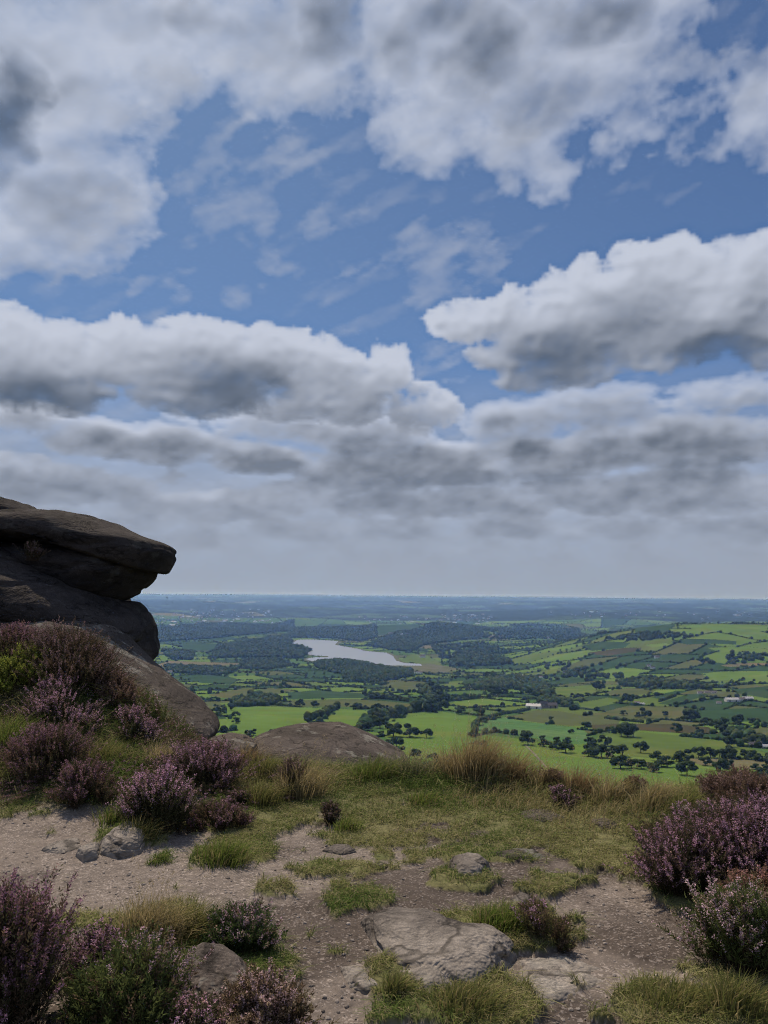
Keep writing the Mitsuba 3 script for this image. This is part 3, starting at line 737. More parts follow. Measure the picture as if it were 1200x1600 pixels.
TOWN = [(-1588, 6959), (-2183, 8695), (-2422, 8443), (-2369, 9127), (-1822, 6351), (-2152, 8950), (-1645, 6405), (-1534, 6944), (-2033, 7806), (-2513, 10528), (-2165, 8729), (-2388, 10717), (-1598, 6715), (-1807, 6617), (-2415, 10808), (-2541, 10754), (-2146, 8520), (-2379, 8639), (-1988, 8702), (-1945, 6964), (-1758, 6871), (-2358, 8644), (-1945, 8502), (-2212, 8785), (-1895, 6544), (-1922, 6767), (-1696, 6470), (-1690, 6510), (-2182, 8803), (-1690, 7246), (-2025, 8517), (-1931, 7057), (-1968, 6966), (-2074, 8584), (-2084, 9097), (-1787, 6863), (-1825, 6986), (-1580, 6500), (-1575, 7371), (-2284, 10005), (-1615, 6863), (-1983, 7634), (-1635, 6452), (-2268, 8513), (-2246, 7717), (-1574, 6515), (-1914, 8729), (-2220, 10358), (-2274, 10009), (-2361, 9088), (-1557, 6950), (-2133, 7615), (-2102, 7759), (-2263, 9116), (-1972, 8806), (-2343, 9132), (-2550, 8761), (-1723, 6523), (-1894, 8541), (-1823, 7136), (-1696, 11412), (-1763, 11353), (-1517, 8630), (-1608, 8675), (-2018, 12195), (-2761, 11829), (-2485, 11539), (-2683, 11549), (-1487, 8499), (-2169, 10780), (-1681, 8659), (-1319, 8462), (-1708, 8614), (-1719, 8522), (-1807, 8478), (-1595, 8622), (-2084, 11447), (-2252, 12079), (-2086, 8961), (-1603, 8535), (-2058, 8753), (-1925, 10324), (-1748, 10797), (-1925, 10750), (-1999, 11499), (-1573, 8735), (-1625, 7480), (-1351, 8446), (-2160, 10440), (-2557, 12150), (-2539, 10773), (-1722, 11604), (-1910, 11496), (-2669, 11574), (-1805, 10796), (-1946, 10781), (-2143, 10257), (-1643, 11560), (-1858, 11495), (-2337, 10752), (-1712, 7528), (-2306, 11548), (-2895, 12189), (-2243, 10430), (-1348, 7710), (-1673, 11510), (-1473, 8471), (-1917, 8462), (-1678, 8555), (-1786, 8761), (-2157, 11657), (-1360, 8575), (-2027, 10816), (-1587, 11383), (-1659, 11331), (-2146, 10798), (-2482, 10737), (-2594, 12134), (-1956, 10788), (-2737, 11656), (-1663, 11667), (-1520, 7659), (-2268, 10054), (-1856, 11993), (-1730, 7523), (-1914, 11486), (-1224, 8701), (-1035, 8445), (-1356, 8556), (-1323, 8618), (-1100, 8515), (-1327, 8654), (-1236, 8643), (-1117, 8482), (-1265, 8610), (-1369, 8629), (-1037, 8626), (-1173, 8547), (-1157, 8463), (-1302, 8664), (-1059, 8622), (-1052, 8785), (-1099, 8624), (-1185, 8415), (757, 9351), (940, 10622), (1165, 9349), (1368, 11165), (1224, 8989), (1278, 11034), (1263, 11041), (1077, 11170), (854, 11077), (762, 9047), (799, 9066), (816, 11166), (686, 8966), (1392, 11166), (1451, 11003), (829, 9262), (767, 8951), (888, 9260), (1195, 10956), (1072, 8985), (1229, 11121), (1136, 9157), (954, 9189), (973, 10898), (1174, 11132), (1216, 11052), (800, 9005), (1210, 10994), (1052, 8981), (1178, 9083), (868, 9257), (1222, 11118), (1079, 9245), (967, 9136), (855, 11024), (1476, 10899), (991, 11152), (858, 9276), (817, 10870), (986, 11088), (1107, 9003), (1216, 9290), (813, 10575), (1060, 9995), (1087, 9124), (1202, 9267), (-137, 8888), (272, 10649), (-157, 9125), (192, 8895), (-311, 10605), (-37, 9914), (187, 9904), (24, 10490), (106, 9886), (312, 10595), (-229, 10077), (-99, 9982), (-179, 9079), (233, 10774), (291, 10679), (-111, 9953), (531, 9986), (611, 9018), (439, 10019), (578, 10017), (701, 9021), (672, 9236), (652, 9248), (550, 10045), (316, 9086), (377, 8937), (2901, 10714), (3543, 11523), (2368, 11327), (2961, 11438), (2491, 10420), (2718, 10880), (2496, 10676), (3762, 11804), (2758, 9142), (2948, 10729), (3062, 11521), (2442, 9008), (3110, 10762), (2346, 9123), (2364, 11334), (3287, 10455), (4515, 10253), (3516, 10332), (5089, 12252), (3520, 8886), (4087, 11911), (3156, 9064), (5526, 12311), (5423, 12251), (3636, 9013), (3626, 10358), (4637, 10411), (4504, 10317), (4703, 10332), (5429, 12341), (4578, 12102), (4002, 10356)]
TRACK = [(165, 948), (162, 898), (159, 852), (155, 801), (151, 755)]



def land_colour(p, n, uv):
    x, y = p.x, p.y
    wx = x + 260 * (tnoise(x / 700, y / 700, 1.0) - .5)
    wy = y + 260 * (tnoise(x / 700, y / 700, 2.0) - .5)
    d1, d2, k = tvoronoi(wx / 420, wy / 330)
    c = tmix((.034, .052, .022), (.058, .090, .030), tstep(.45, .75, k))
    c = tmix(c, mi.Color3f(.13, .125, .065), tstep(.93, .95, k))
    c = tmix(c, mi.Color3f(.030, .043, .022), tstep(.30, .22, k))
    c = tmix(c, mi.Color3f(.026, .036, .020), tstep(.10, .05, d2 - d1))
    wood = tstep(.46, .53, tfbm(x / 1500, y / 900, 7.0, 5))
    c = tmix(c, mi.Color3f(.026, .037, .021), wood)
    moor = tstep(620.0, 420.0, y + 0.0 * x)
    c = tmix(c, tmix((.075, .062, .036), (.05, .07, .025), tfbm(x / 9, y / 9, 0.0, 4)), moor)
    return c * (.75 + .5 * tfbm(x / 35, y / 35, 3.0, 3))


scene['mat_land'] = {'type': 'twosided', 'bsdf': {'type': 'diffuse', 'reflectance': mikit.proc(land_colour)}}
lv, lf = polar_grid(np.geomspace(R_NEAR, 34000, 420), RING, lambda x, y: np.where(np.hypot(x, y) < R_NEAR + .5, near_land(x, y), far_land(x, y)))
scene['terrain'] = mikit.ply((lv, lf), 'mat_land', smooth=True)
labels['terrain'] = {'kind': 'structure'}

scene['mat_shore'] = {'type': 'diffuse', 'reflectance': mikit.proc(lambda p, n, uv: tmix((.135, .12, .09), (.07, .10, .04), tfbm(p.x / 25, p.y / 25, 0.0, 4)))}
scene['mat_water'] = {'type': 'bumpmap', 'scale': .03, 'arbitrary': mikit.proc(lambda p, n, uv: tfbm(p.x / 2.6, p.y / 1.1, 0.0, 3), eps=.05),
                      'bsdf': {'type': 'roughplastic', 'diffuse_reflectance': {'type': 'rgb', 'value': [.30, .33, .37]}, 'int_ior': 1.33, 'alpha': .06}}  # pale diffuse stands in for sky glare off tiny wavelets, painted into the water
scene['mat_fields'] = {'type': 'twosided', 'bsdf': {'type': 'diffuse', 'reflectance': {'type': 'mesh_attribute', 'name': 'vertex_color'}}}


def drape(poly, step, lift, zf=far_land):
    """A polygon of ground laid over the land: (vertices, faces, rotation-free local coordinates)."""
    ring = shapely.segmentize(poly, step)
    pts = np.vstack([np.array(g.coords)[:-1] for g in [ring.exterior, *ring.interiors]])
    x0, y0, x1, y1 = poly.bounds
    gx, gy = np.meshgrid(np.arange(x0 + step / 2, x1, step), np.arange(y0 + step / 2, y1, step))
    g = np.stack([gx.ravel(), gy.ravel()], -1)
    if len(g):
        inner = poly.buffer(-step * .35)
        g = g[shapely.contains_xy(inner, g[:, 0], g[:, 1])] if not inner.is_empty else g[:0]
        pts = np.vstack([pts, g])
    if len(pts) < 3:
        return None
    try:
        tri = Delaunay(pts).simplices
    except Exception:
        return None
    c = pts[tri].mean(1)
    tri = tri[shapely.contains_xy(poly.buffer(.01), c[:, 0], c[:, 1])]
    a = pts[tri]
    flip = np.cross(a[:, 1] - a[:, 0], a[:, 2] - a[:, 0]) < 0
    tri[flip] = tri[flip][:, ::-1]
    return np.c_[pts, zf(pts[:, 0], pts[:, 1]) + lift], tri


CROPS = {'bright': (0.097, 0.165, 0.038), 'stripe': (0.070, 0.149, 0.055), 'yellow': (.085, .132, .036), 'dark': (0.033, 0.067, 0.031), 'olive': (0.078, 0.098, 0.042),
         'moor': (0.058, 0.058, 0.032), 'straw': (.125, .120, .066), 'mid': (0.060, 0.117, 0.038)}


def field_colours(v, crop, seed):
    x, y = v[:, 0], v[:, 1]
    base = np.array(CROPS[crop])
    n = nfb(x / 60 + seed, y / 60, seed * .7, 4)
    m = nfb(x / 14 + seed, y / 14, 3, 3)
    k = .72 + .36 * n + .2 * m
    if crop == 'stripe':
        k = k + .07 * np.sign(np.sin((x * .86 + y * .5) / 3.6))
    dry = sstep(.52, .72, nfb(x / 90 + 4, y / 55, seed, 3))[:, None]
    return (base * (1 - .45 * dry) + .45 * dry * base * [1.5, 1.02, 1.15]) * k[:, None]


lake = Polygon(LAKE).buffer(4)
shore = lake.buffer(20).union(Polygon([(70, 3420), (200, 3420), (300, 3150), (210, 2960), (120, 2990), (100, 3150)]).buffer(10))
traced = []
for i, (crop, pts) in enumerate(FIELDS):
    p = Polygon(pts).buffer(0)
    if p.is_empty:
        continue
    p = max(getattr(p, 'geoms', [p]), key=lambda g: g.area)
    d = math.hypot(*p.centroid.coords[0])
    dr_ = drape(p, max(5 if crop == 'stripe' else 9, d / 110), .7)
    if dr_ is None:
        continue
    traced.append(p)
    key = key_for('field')
    scene[key] = mikit.ply(dr_, 'mat_fields', smooth=True, color=field_colours(dr_[0], crop, i))
    labels[key] = {'kind': 'structure'}
taken = shapely.union_all(traced + [shore])

# the rest of the country is cut into parcels; every cut is a hedge
prng = np.random.default_rng(3)
sector = Polygon([(r * math.sin(a), r * math.cos(a)) for r, a in [(600, -.55), *[(9200, t) for t in np.linspace(-.55, .55, 9)], *[(600, t) for t in np.linspace(.55, -.55, 5)]]])
hedge_lines, parcels = [], []


def cut(poly):
    c = poly.centroid
    d = math.hypot(c.x, c.y)
    if poly.area < (11000 + 9.5 * max(d - 700, 0)) * prng.uniform(.7, 1.9):
        parcels.append(poly)
        return
    box = np.array(poly.minimum_rotated_rectangle.exterior.coords)
    e = [box[1] - box[0], box[2] - box[1]]
    long = e[0] if np.hypot(*e[0]) > np.hypot(*e[1]) else e[1]
    long = long / np.hypot(*long)
    t = prng.uniform(-.22, .22)
    across = np.array([-long[1] * math.cos(t) - long[0] * math.sin(t), -long[1] * math.sin(t) + long[0] * math.cos(t)])
    L = np.array(poly.exterior.coords) @ long
    o = np.array([c.x, c.y]) + long * ((L.max() - L.min()) * prng.uniform(-.14, .14))
    far = across * 30000
    bend = long * prng.uniform(-.03, .03) * math.sqrt(poly.area)
    line = LineString([o - far, o - across * 60 + bend, o + across * 60 + bend, o + far])
    got = [g for g in getattr(shapely.ops.split(poly, line), 'geoms', []) if g.area > 500]
    if len(got) < 2:
        parcels.append(poly)
        return
    hedge_lines.append(line.intersection(poly))
    for g in got:
        cut(g)


import shapely.ops
cut(sector)
pieces = []
for i, p in enumerate(parcels):
    q = p.difference(taken)
    c = p.centroid
    d = math.hypot(c.x, c.y)
    bright = sstep(-700, 900, c.x) * .30 + .44 - .25 * sstep(4200, 6000, d)
    u = prng.random()
    crop = 'bright' if u < bright * .7 else 'mid' if u < .56 else 'yellow' if u < .63 else 'olive' if u < .75 else 'straw' if u < .76 else 'dark'
    for g in getattr(q, 'geoms', [q]):
        if g.area < 300 or g.geom_type != 'Polygon':
            continue
        dr_ = drape(g, max(14, d / 90), .6 + d * .0002)
        if dr_ is not None:
            pieces.append((*dr_, field_colours(dr_[0], crop, 50 + i)))
v, f, c = join(pieces)
scene['farmland'] = mikit.ply((v, f), 'mat_fields', smooth=True, color=c)
labels['farmland'] = {'kind': 'structure'}
sv, sf = drape(shore, 60, 0)
sv[:, 2] = np.maximum(sv[:, 2] + .8, -282.2)
scene['lake_shore'] = mikit.ply((sv, sf), 'mat_shore', smooth=True)
labels['lake_shore'] = {'kind': 'structure'}
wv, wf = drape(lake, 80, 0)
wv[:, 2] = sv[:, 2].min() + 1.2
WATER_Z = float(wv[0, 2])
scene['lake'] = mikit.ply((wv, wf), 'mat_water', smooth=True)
labels['lake'] = {'kind': 'structure'}
tr = LineString(TRACK).buffer(1.2)
scene['mat_track'] = {'type': 'diffuse', 'reflectance': mikit.proc(lambda p, n, uv: mi.Color3f(.17, .17, .13) * (.6 + .8 * tfbm(p.x / 2, p.y / 2, 0.0, 3)))}
scene['farm_track'] = mikit.ply(drape(tr, 6, 1.0), 'mat_track', smooth=True)
labels['farm_track'] = {'kind': 'structure'}


# ------------------------------------------------------------------ trees, hedges and woods of the country below
trng = np.random.default_rng(17)


def lumpy(level, seed, amp):
    d, f = ico(level)
    v = d * (1 + amp * (meshkit.fbm(d * 2.1 + seed * 7.7, 3, seed) - .5) * 2)[:, None]
    v = v * [1, 1, .9]
    v[:, 2] = np.maximum(v[:, 2], -.62)
    return v, f


LUMPS = {lv_: [lumpy(lv_, s, .42 if lv_ else .3) for s in range(7)] for lv_ in (0, 1, 2)}


def canopies(x, y, dia, level, tone=1.0, zf=far_land):
    """Many rounded crowns at once: (vertices, faces, colours)."""
    n = len(x)
    kinds = trng.integers(0, 7, n)
    ang = trng.uniform(0, 6.28, n)
    z = zf(x, y)
    out = []
    for k in range(7):
        s = np.nonzero(kinds == k)[0]
        if not len(s):
            continue
        lv0, lf0 = LUMPS[level][k]
        c_, s_ = np.cos(ang[s])[:, None], np.sin(ang[s])[:, None]
        r = dia[s, None] / 2
        h = r * trng.uniform(.95, 1.3, (len(s), 1))
        vx = (lv0[None, :, 0] * c_ - lv0[None, :, 1] * s_) * r + x[s, None]
        vy = (lv0[None, :, 0] * s_ + lv0[None, :, 1] * c_) * r + y[s, None]
        vz = lv0[None, :, 2] * h + (z[s, None] + h * .72)
        V = np.stack([vx, vy, vz], -1)
        base = np.array([.043, .064, .027]) * tone
        col = base * trng.uniform(.6, 1.6, (len(s), 1, 1)) * (1 + .25 * trng.uniform(-1, 1, (len(s), 1, 1)) * np.array([1, 0, -.5]))
        col = col * trng.uniform(.75, 1.25, (len(s), len(lv0), 1))
        F = lf0[None] + (np.arange(len(s)) * len(lv0))[:, None, None]
        out.append((V.reshape(-1, 3), F.reshape(-1, 3), np.broadcast_to(col, V.shape).reshape(-1, 3)))
    return join(out)


scene['mat_trees'] = {'type': 'twosided', 'bsdf': {'type': 'diffuse', 'reflectance': {'type': 'mesh_attribute', 'name': 'vertex_color'}}}
WOOD_LABELS = 'dark wood of broadleaf trees massed on the valley floor'
wood_polys = []
for i, (dens, pts) in enumerate(WOODS):
    p = Polygon(pts).buffer(0)
    wood_polys.append(p)
    p = p.difference(lake.buffer(6))
    c = p.centroid
    d = math.hypot(c.x, c.y)
    gap = (7.5 if d < 2200 else 9.5 if d < 3500 else 13.0) / math.sqrt(dens)
    x0, y0, x1, y1 = p.bounds
    n = int((x1 - x0) * (y1 - y0) / gap ** 2)
    n = min(n, 60000)
    q = trng.uniform([x0, y0], [x1, y1], (n, 2))
    edge = (nfb(q[:, 0] / 70, q[:, 1] / 70, i, 3) - .5) * 60
    near_edge = shapely.distance(shapely.points(q), p.exterior if p.geom_type == 'Polygon' else p.boundary) + np.where(shapely.contains_xy(p, q[:, 0], q[:, 1]), 0, -1e9)
    q = q[(near_edge > np.maximum(edge, 2)) & (nfb(q[:, 0] / 45, q[:, 1] / 45, 20 + i, 3) > .62 - .75 * dens + .25 * (1 - dens))]
    if not len(q):
        continue
    dia = trng.uniform(.8, 1.5, len(q)) * (9.0 if d < 2200 else 11.0 if d < 3500 else 15.0)
    m = canopies(q[:, 0], q[:, 1], dia, 1 if d < 3000 else 0)
    key = key_for('wood')
    scene[key] = mikit.ply(m[:2], 'mat_trees', smooth=True, color=m[2])
    labels[key] = {'kind': 'stuff'}
woods = shapely.union_all(wood_polys)


def hedge(line, height, spacing, dmax=1e9):
    pts = []
    for g in getattr(line, 'geoms', [line]):
        if g.geom_type != 'LineString' or g.length < 5:
            continue
        s = np.arange(0, g.length, spacing) + trng.uniform(0, spacing)
        pts += [np.array(g.interpolate(t).coords[0]) for t in s if t < g.length]
    return np.array(pts) if pts else np.zeros((0, 2))


HEDGE_NAMES = ['tree-grown hedge climbing between the two brightest fields, nearer the sloping slab', 'thick line of trees running down between bright fields behind the flat-topped boulder',
               'curving trimmed hedge along the striped green field', 'thin dark hedge along the far side of the olive pasture left of the farm', 'short thin hedge along the upper edge of the bright field behind the tussocks',
               'low belt of bushes in the shaded pasture below the lake', 'short hedge beside the farm, above the curving trimmed hedge', 'short slanting hedge between two dark green fields', 'row of bushes leading to the white farmhouse at the right edge',
               'dark hedge above the brown moor strip']
for (h, pts), lab in zip(HEDGES, HEDGE_NAMES):
    q = hedge(LineString(pts), 3, 1.8 if h < 1 else 4.5)
    q = q + trng.normal(0, .8 if h < 1 else 2.5, q.shape)
    dia = trng.uniform(.7, 1.4, len(q)) * (3.6 + 6.0 * max(h - .4, 0))
    if h >= .9:
        dia = dia * np.where(trng.random(len(q)) < .3, 1.5, .8)
    m = canopies(q[:, 0], q[:, 1], dia, 2 if h > 1 else 1)
    key = thing('hedgerow', lab, 'hedge', None)
    scene[key] = mikit.ply(m[:2], 'mat_trees', smooth=True, color=m[2])

# parcel hedges and the trees that stand in them
hp, tp = [], []
for line in hedge_lines:
    line = line.difference(shapely.union_all([taken.buffer(-6), woods.buffer(-5)])) if line.length < 4000 else line.difference(taken.buffer(-6))
    c = line.centroid
    if line.is_empty:
        continue
    d = math.hypot(c.x, c.y)
    kind = prng.random()
    if d < 6500 and kind < .85:
        hp.append(hedge(line, 2, 2.4 + d / 1300))
    t = hedge(line, 8, 15 + 42 * prng.random() ** 2 + d / 400)
    if len(t):
        tp.append(t + trng.normal(0, 3, t.shape))
for p in traced:
    if prng.random() < .75 and math.hypot(*p.centroid.coords[0]) > 1700:
        t = hedge(p.exterior, 8, 26 + 40 * prng.random())
        if len(t):
            tp.append(t + trng.normal(0, 2, t.shape))
    hp.append(hedge(p.exterior, 2, 5))
copse = trng.uniform([-3600, 900], [4300, 8400], (26000, 2))
copse = copse[(nfb(copse[:, 0] / 330, copse[:, 1] / 330, 31, 4) > .69) & (copse[:, 1] > 1900)]
tp.append(copse)
tp = np.vstack(tp)
hp = np.vstack(hp)


def clear(q, margin, wood=True):
    r = np.hypot(q[:, 0], q[:, 1])
    ok = (np.abs(np.arctan2(q[:, 0], q[:, 1])) < .52) & (r > 640)
    pts = shapely.points(q)
    ok &= shapely.distance(pts, lake) > margin
    ok &= ~shapely.contains_xy(shapely.union_all(traced).buffer(-9), q[:, 0], q[:, 1])
    return q[ok]


shapely.prepare(lake)
hp, tp = clear(hp, 25), clear(tp, 25)
dn = np.hypot(hp[:, 0], hp[:, 1])
hp = hp[(nfb(hp[:, 0] / 40, hp[:, 1] / 40, 9, 2) > .27)]
m = canopies(hp[:, 0], hp[:, 1], trng.uniform(2.2, 5.0, len(hp)) * (1 + np.hypot(hp[:, 0], hp[:, 1]) / 9000), 0)
scene['hedges'] = mikit.ply(m[:2], 'mat_trees', smooth=True, color=m[2])
labels['hedges'] = {'kind': 'stuff'}

# single trees with trunk and crown
def tree_crown(seed):
    r = np.random.default_rng(seed)
    parts = []
    lobes = []
    for i in range(9):
        a, h = r.uniform(0, 6.28), r.uniform(.32, .90)
        w = math.sin(min(1, (1.04 - h) * 2.0) * 1.4) * .36
        lobes.append((np.array([math.cos(a) * w, math.sin(a) * w, h]), r.uniform(.16, .25)))
    for c0, rad in lobes:
        v, f = lumpy(1, int(r.integers(0, 99)), .5)
        parts.append((v * rad * .92 + c0, f, np.tile(np.array([.033, .051, .023]) * r.uniform(.7, 1.2), (len(v), 1))))
    for i in range(420):
        c0, rad = lobes[r.integers(0, 9)]
        u = r.normal(size=3); u /= np.linalg.norm(u)
        p = c0 + u * rad * r.uniform(.8, 1.2)
        e1 = np.cross(u, r.normal(size=3)); e1 /= np.linalg.norm(e1)
        e2 = np.cross(u, e1) + u * r.uniform(-.6, .6)
        s = r.uniform(.025, .055)
        v = np.array([p - e1 * s, p + e1 * s, p + e2 * s * 1.3])
        parts.append((v, np.array([[0, 1, 2]]), np.tile(np.array([.048, .072, .030]) * r.uniform(.6, 1.8), (3, 1))))
    return join(parts)


def tree_trunk(seed):
    r = np.random.default_rng(seed)
    parts = []

    def limb(p, q, a, b):
        p, q = np.array(p, float), np.array(q, float)
        t = np.linspace(0, 6.283, 6)[:-1]
        ring = np.stack([np.cos(t), np.sin(t), t * 0], -1)
        v = np.vstack([p + ring * a, q + ring * b])
        f = np.array([[i, (i + 1) % 5, 5 + (i + 1) % 5] for i in range(5)] + [[i, 5 + (i + 1) % 5, 5 + i] for i in range(5)])
        parts.append((v, f))
    limb([0, 0, -.06], [0, 0, .12], .05, .032)
    limb([0, 0, .12], [.01, 0, .5], .032, .02)
    for i in range(4):
        a = i * 1.6 + r.uniform(0, .8)
        limb([0, 0, r.uniform(.2, .32)], [math.cos(a) * .24, math.sin(a) * .24, r.uniform(.5, .7)], .017, .006)
    return join(parts)[:2]


scene['mat_bark'] = {'type': 'diffuse', 'reflectance': mikit.proc(lambda p, n, uv: mi.Color3f(.062, .050, .040) * (.6 + .8 * tfbm(p.x * 3, p.y * 3, p.z * .8, 3)))}
CROWNS = []
for s in range(6):
    v, f, c = tree_crown(40 + s)
    CROWNS.append(mikit.ply((v, f), 'mat_trees', color=c))
TRUNKS = [mikit.ply(tree_trunk(60 + s), 'mat_bark', smooth=True) for s in range(3)]


def tree(x, y, dia, label, group, n):
    key = thing('tree', label, 'tree', group)
    h = dia * trng.uniform(.82, 1.0)
    k = int(trng.integers(0, 6))
    M = T().translate([float(x), float(y), float(far_land(x, y))]).rotate([0, 0, 1], float(trng.uniform(0, 360))).scale([dia * 1.2, dia * 1.2, h])
    put(key + '__crown', {**CROWNS[k], 'to_world': M})
    put(key + '__trunk', {**TRUNKS[k % 3], 'to_world': M})


def ordinal(k):
    return f"{k}{'th' if 10 < k % 100 < 14 else {1: 'st', 2: 'nd', 3: 'rd'}.get(k % 10, 'th')}"


def tree_label(x, y):
    d = math.hypot(x, y)
    return ('bright', 'of the dark field trees in the near bright pasture', 'field trees in the near bright pasture') if d < 1000 else \
        ('right', 'of the trees in the shaded fields right of the farm', 'trees in the shaded right-hand fields') if x > 250 else \
        ('middle', 'of the trees among the bright fields behind the boulder and tussocks', 'trees among the middle bright fields') if d < 1300 else \
        ('lake', 'of the trees in the pastures between bright fields and lake', 'trees in the pastures below the lake')


RANK = {}
for x, y, _ in sorted(TREES, key=lambda t: t[0] / t[1]):
    kind = tree_label(x, y)[0]
    RANK[kind] = RANK.get(kind, 0) + 1
    RANK[x, y] = RANK[kind]
used = []
for i, (x, y, dia) in enumerate(TREES):
    _, where, grp = tree_label(x, y)
    lab = f'{ordinal(RANK[x, y])} from the left {where}'
    if (x, y) == (320, 1065):
        lab, grp = 'broad dark tree standing alone on the yellow-green slope below the brown moor strip', None
        for ox, oy, k in ((-7, 5, .7), (8, 3, .75)):
            tree(x + ox, y + oy, dia * k, 'smaller tree pressed against the broad clump alone on the yellow-green slope', 'trees of the clump on the slope', i)
    tree(x, y, dia, lab, grp, i)
    used.append((x, y))
order = np.argsort(np.hypot(tp[:, 0], tp[:, 1]))
tp = tp[order]
far_from = cKDTree(np.array(used)).query(tp)[0] > 14
tp = tp[far_from]
n_single = 300 - len(TREES)
for i, (x, y) in enumerate(tp[:n_single]):
    tree(x, y, float(trng.uniform(6.5, 12)), 'dark hedgerow tree on a field boundary of the valley, one of very many alike', 'hedgerow trees of the valley', i)
rest = tp[n_single:]
dd = np.hypot(rest[:, 0], rest[:, 1])
for lo, hi, level, grow, name in ((0, 2600, 1, 1.0, 'trees'), (2600, 20000, 0, 1.12, 'distant_trees')):
    s = (dd >= lo) & (dd < hi)
    m = canopies(rest[s, 0], rest[s, 1], trng.uniform(4.8, 10.5, s.sum()) * grow * (1 + dd[s] / 25000), level)
    scene[name] = mikit.ply(m[:2], 'mat_trees', smooth=True, color=m[2])
    labels[name] = {'kind': 'stuff'}
print('trees', len(tp), 'hedge lumps', len(hp), 'parcels', len(parcels))


# ------------------------------------------------------------------ farms and the far town
def plain(name, rgb, rough=.8):
    scene[name] = {'type': 'principled', 'base_color': mikit.proc(lambda p, n, uv, rgb=rgb: mi.Color3f(*rgb) * (.75 + .5 * tfbm(p.x * 1.2, p.y * 1.2, p.z * 2.5, 3))), 'roughness': rough}


plain('mat_render', (.60, .585, .55))
plain('mat_stone_wall', (.24, .20, .16))
plain('mat_slate', (.11, .095, .09), .6)
plain('mat_sheet', (.40, .41, .42), .6)
plain('mat_dark_glass', (.03, .035, .04), .2)


def box_mesh(x0, x1, y0, y1, z0, z1):
    m = trimesh.creation.box(bounds=[[x0, y0, z0], [x1, y1, z1]])
    return np.array(m.vertices), np.array(m.faces)


def gable(w, d, eave, ridge, over=.4, thick=.25):
    p = Polygon([(-d / 2 - over, eave - .15), (0, ridge), (d / 2 + over, eave - .15), (d / 2 + over, eave - .15 + thick), (0, ridge + thick), (-d / 2 - over, eave - .15 + thick)])
    m = trimesh.creation.extrude_polygon(p, w + 2 * over, engine='earcut')
    v = np.array(m.vertices)
    return np.stack([v[:, 2] - w / 2 - over, v[:, 0], v[:, 1]], -1), np.array(m.faces)


def wall_mesh(w, d, eave, ridge):
    p = Polygon([(-d / 2, -1.5), (d / 2, -1.5), (d / 2, eave), (0, ridge - .05), (-d / 2, eave)])
    m = trimesh.creation.extrude_polygon(p, w, engine='earcut')
    v = np.array(m.vertices)
    return np.stack([v[:, 2] - w / 2, v[:, 0], v[:, 1]], -1), np.array(m.faces)


FARM_LABELS = ['long barn with a pale sheet roof at the farm among trees', 'stone farmhouse behind the pale-roofed barn at the farm among trees', 'dark-roofed stone barn on the right of the farm among trees',
               'white house among trees near the right edge, above the near bright pasture', 'second white house right beside the first, near the right edge', 'pale barn farthest right in the white hamlet at the right edge',
               'leftmost long pale-roofed barn of the shaded farmstead at the right', 'house in the middle of the shaded farmstead at the right', 'rightmost barn of the shaded farmstead at the right',
               'leftmost small white house in the row on the valley floor at the right', 'middle small white house in the row on the valley floor at the right', 'rightmost small white house in the row on the valley floor at the right',
               'small white house below the row on the valley floor', 'white cottage on the lane above the dark olive field', 'low pale shed beside the cottage on the lane',
               'pale building at the near tip of the lake', 'low shed left of the pale building at the near tip of the lake', 'white house above the right shore of the lake',
               'leftmost white building on the wooded hill behind the lake', 'long pale shed on the wooded hill behind the lake', 'rightmost white house on the wooded hill behind the lake',
               'white house among the hedgerow trees in the middle of the valley', 'pale house nestled left of the white one amid hedgerow trees', 'long low glasshouse roof by the wood right of the lake', 'white cottage by the wood, right of the long low roof', 'small white house in the dense tree belt',
               'stone house in the tree belt left of the lake', 'pale barn in the tree belt left of the lake', 'house farthest left in the tree belt beside the rock', 'low shed between house and barn in the tree belt left of the lake',
               'small pale house in the dense tree belt, right part', 'tiny white cottage on the yellow-green pasture edge', 'white house at the foot of the far wooded ridge']
for i, (kind, x, y, w, h) in enumerate(FARMS):
    key = thing(kind if kind == 'barn' else 'house', FARM_LABELS[i], kind)
    eave, ridge, d = h * .55, h * .95, max(6.0, w * .5)
    M = T().translate([x, y, float(far_land(x, y)) + .4]).rotate([0, 0, 1], float((i * 37) % 40 - 20))
    wall = 'mat_stone_wall' if i in (1, 2, 8, 26) else 'mat_render'
    put(key + '__wall', {**mikit.ply(wall_mesh(w, d, eave, ridge), wall), 'to_world': M})
    put(key + '__roof', {**mikit.ply(gable(w, d, eave, ridge), 'mat_sheet' if kind == 'barn' and i != 2 else 'mat_slate'), 'to_world': M})
    if kind == 'house':
        put(key + '__roof__chimney', {**mikit.ply(box_mesh(w / 2 - 1.6, w / 2 - .4, -.5, .5, ridge - .6, ridge + 1.1), 'mat_stone_wall'), 'to_world': M})
    if i < 12:
        n = 3 if kind == 'house' else 2
        for k in range(n):
            cx = (k - (n - 1) / 2) * w / n
            if kind == 'house':
                put(key + '__window', {**mikit.ply(box_mesh(cx - .55, cx + .55, -d / 2 - .06, -d / 2 + .2, eave * .55, eave * .55 + 1.2), 'mat_dark_glass'), 'to_world': M})
            else:
                put(key + '__door', {**mikit.ply(box_mesh(cx - 1.4, cx + 1.4, -d / 2 - .06, -d / 2 + .2, -.5, eave * .8), 'mat_dark_glass'), 'to_world': M})
hrng = np.random.default_rng(9)
scene['mat_town'] = {'type': 'diffuse', 'reflectance': {'type': 'mesh_attribute', 'name': 'vertex_color'}}
KINDS = []
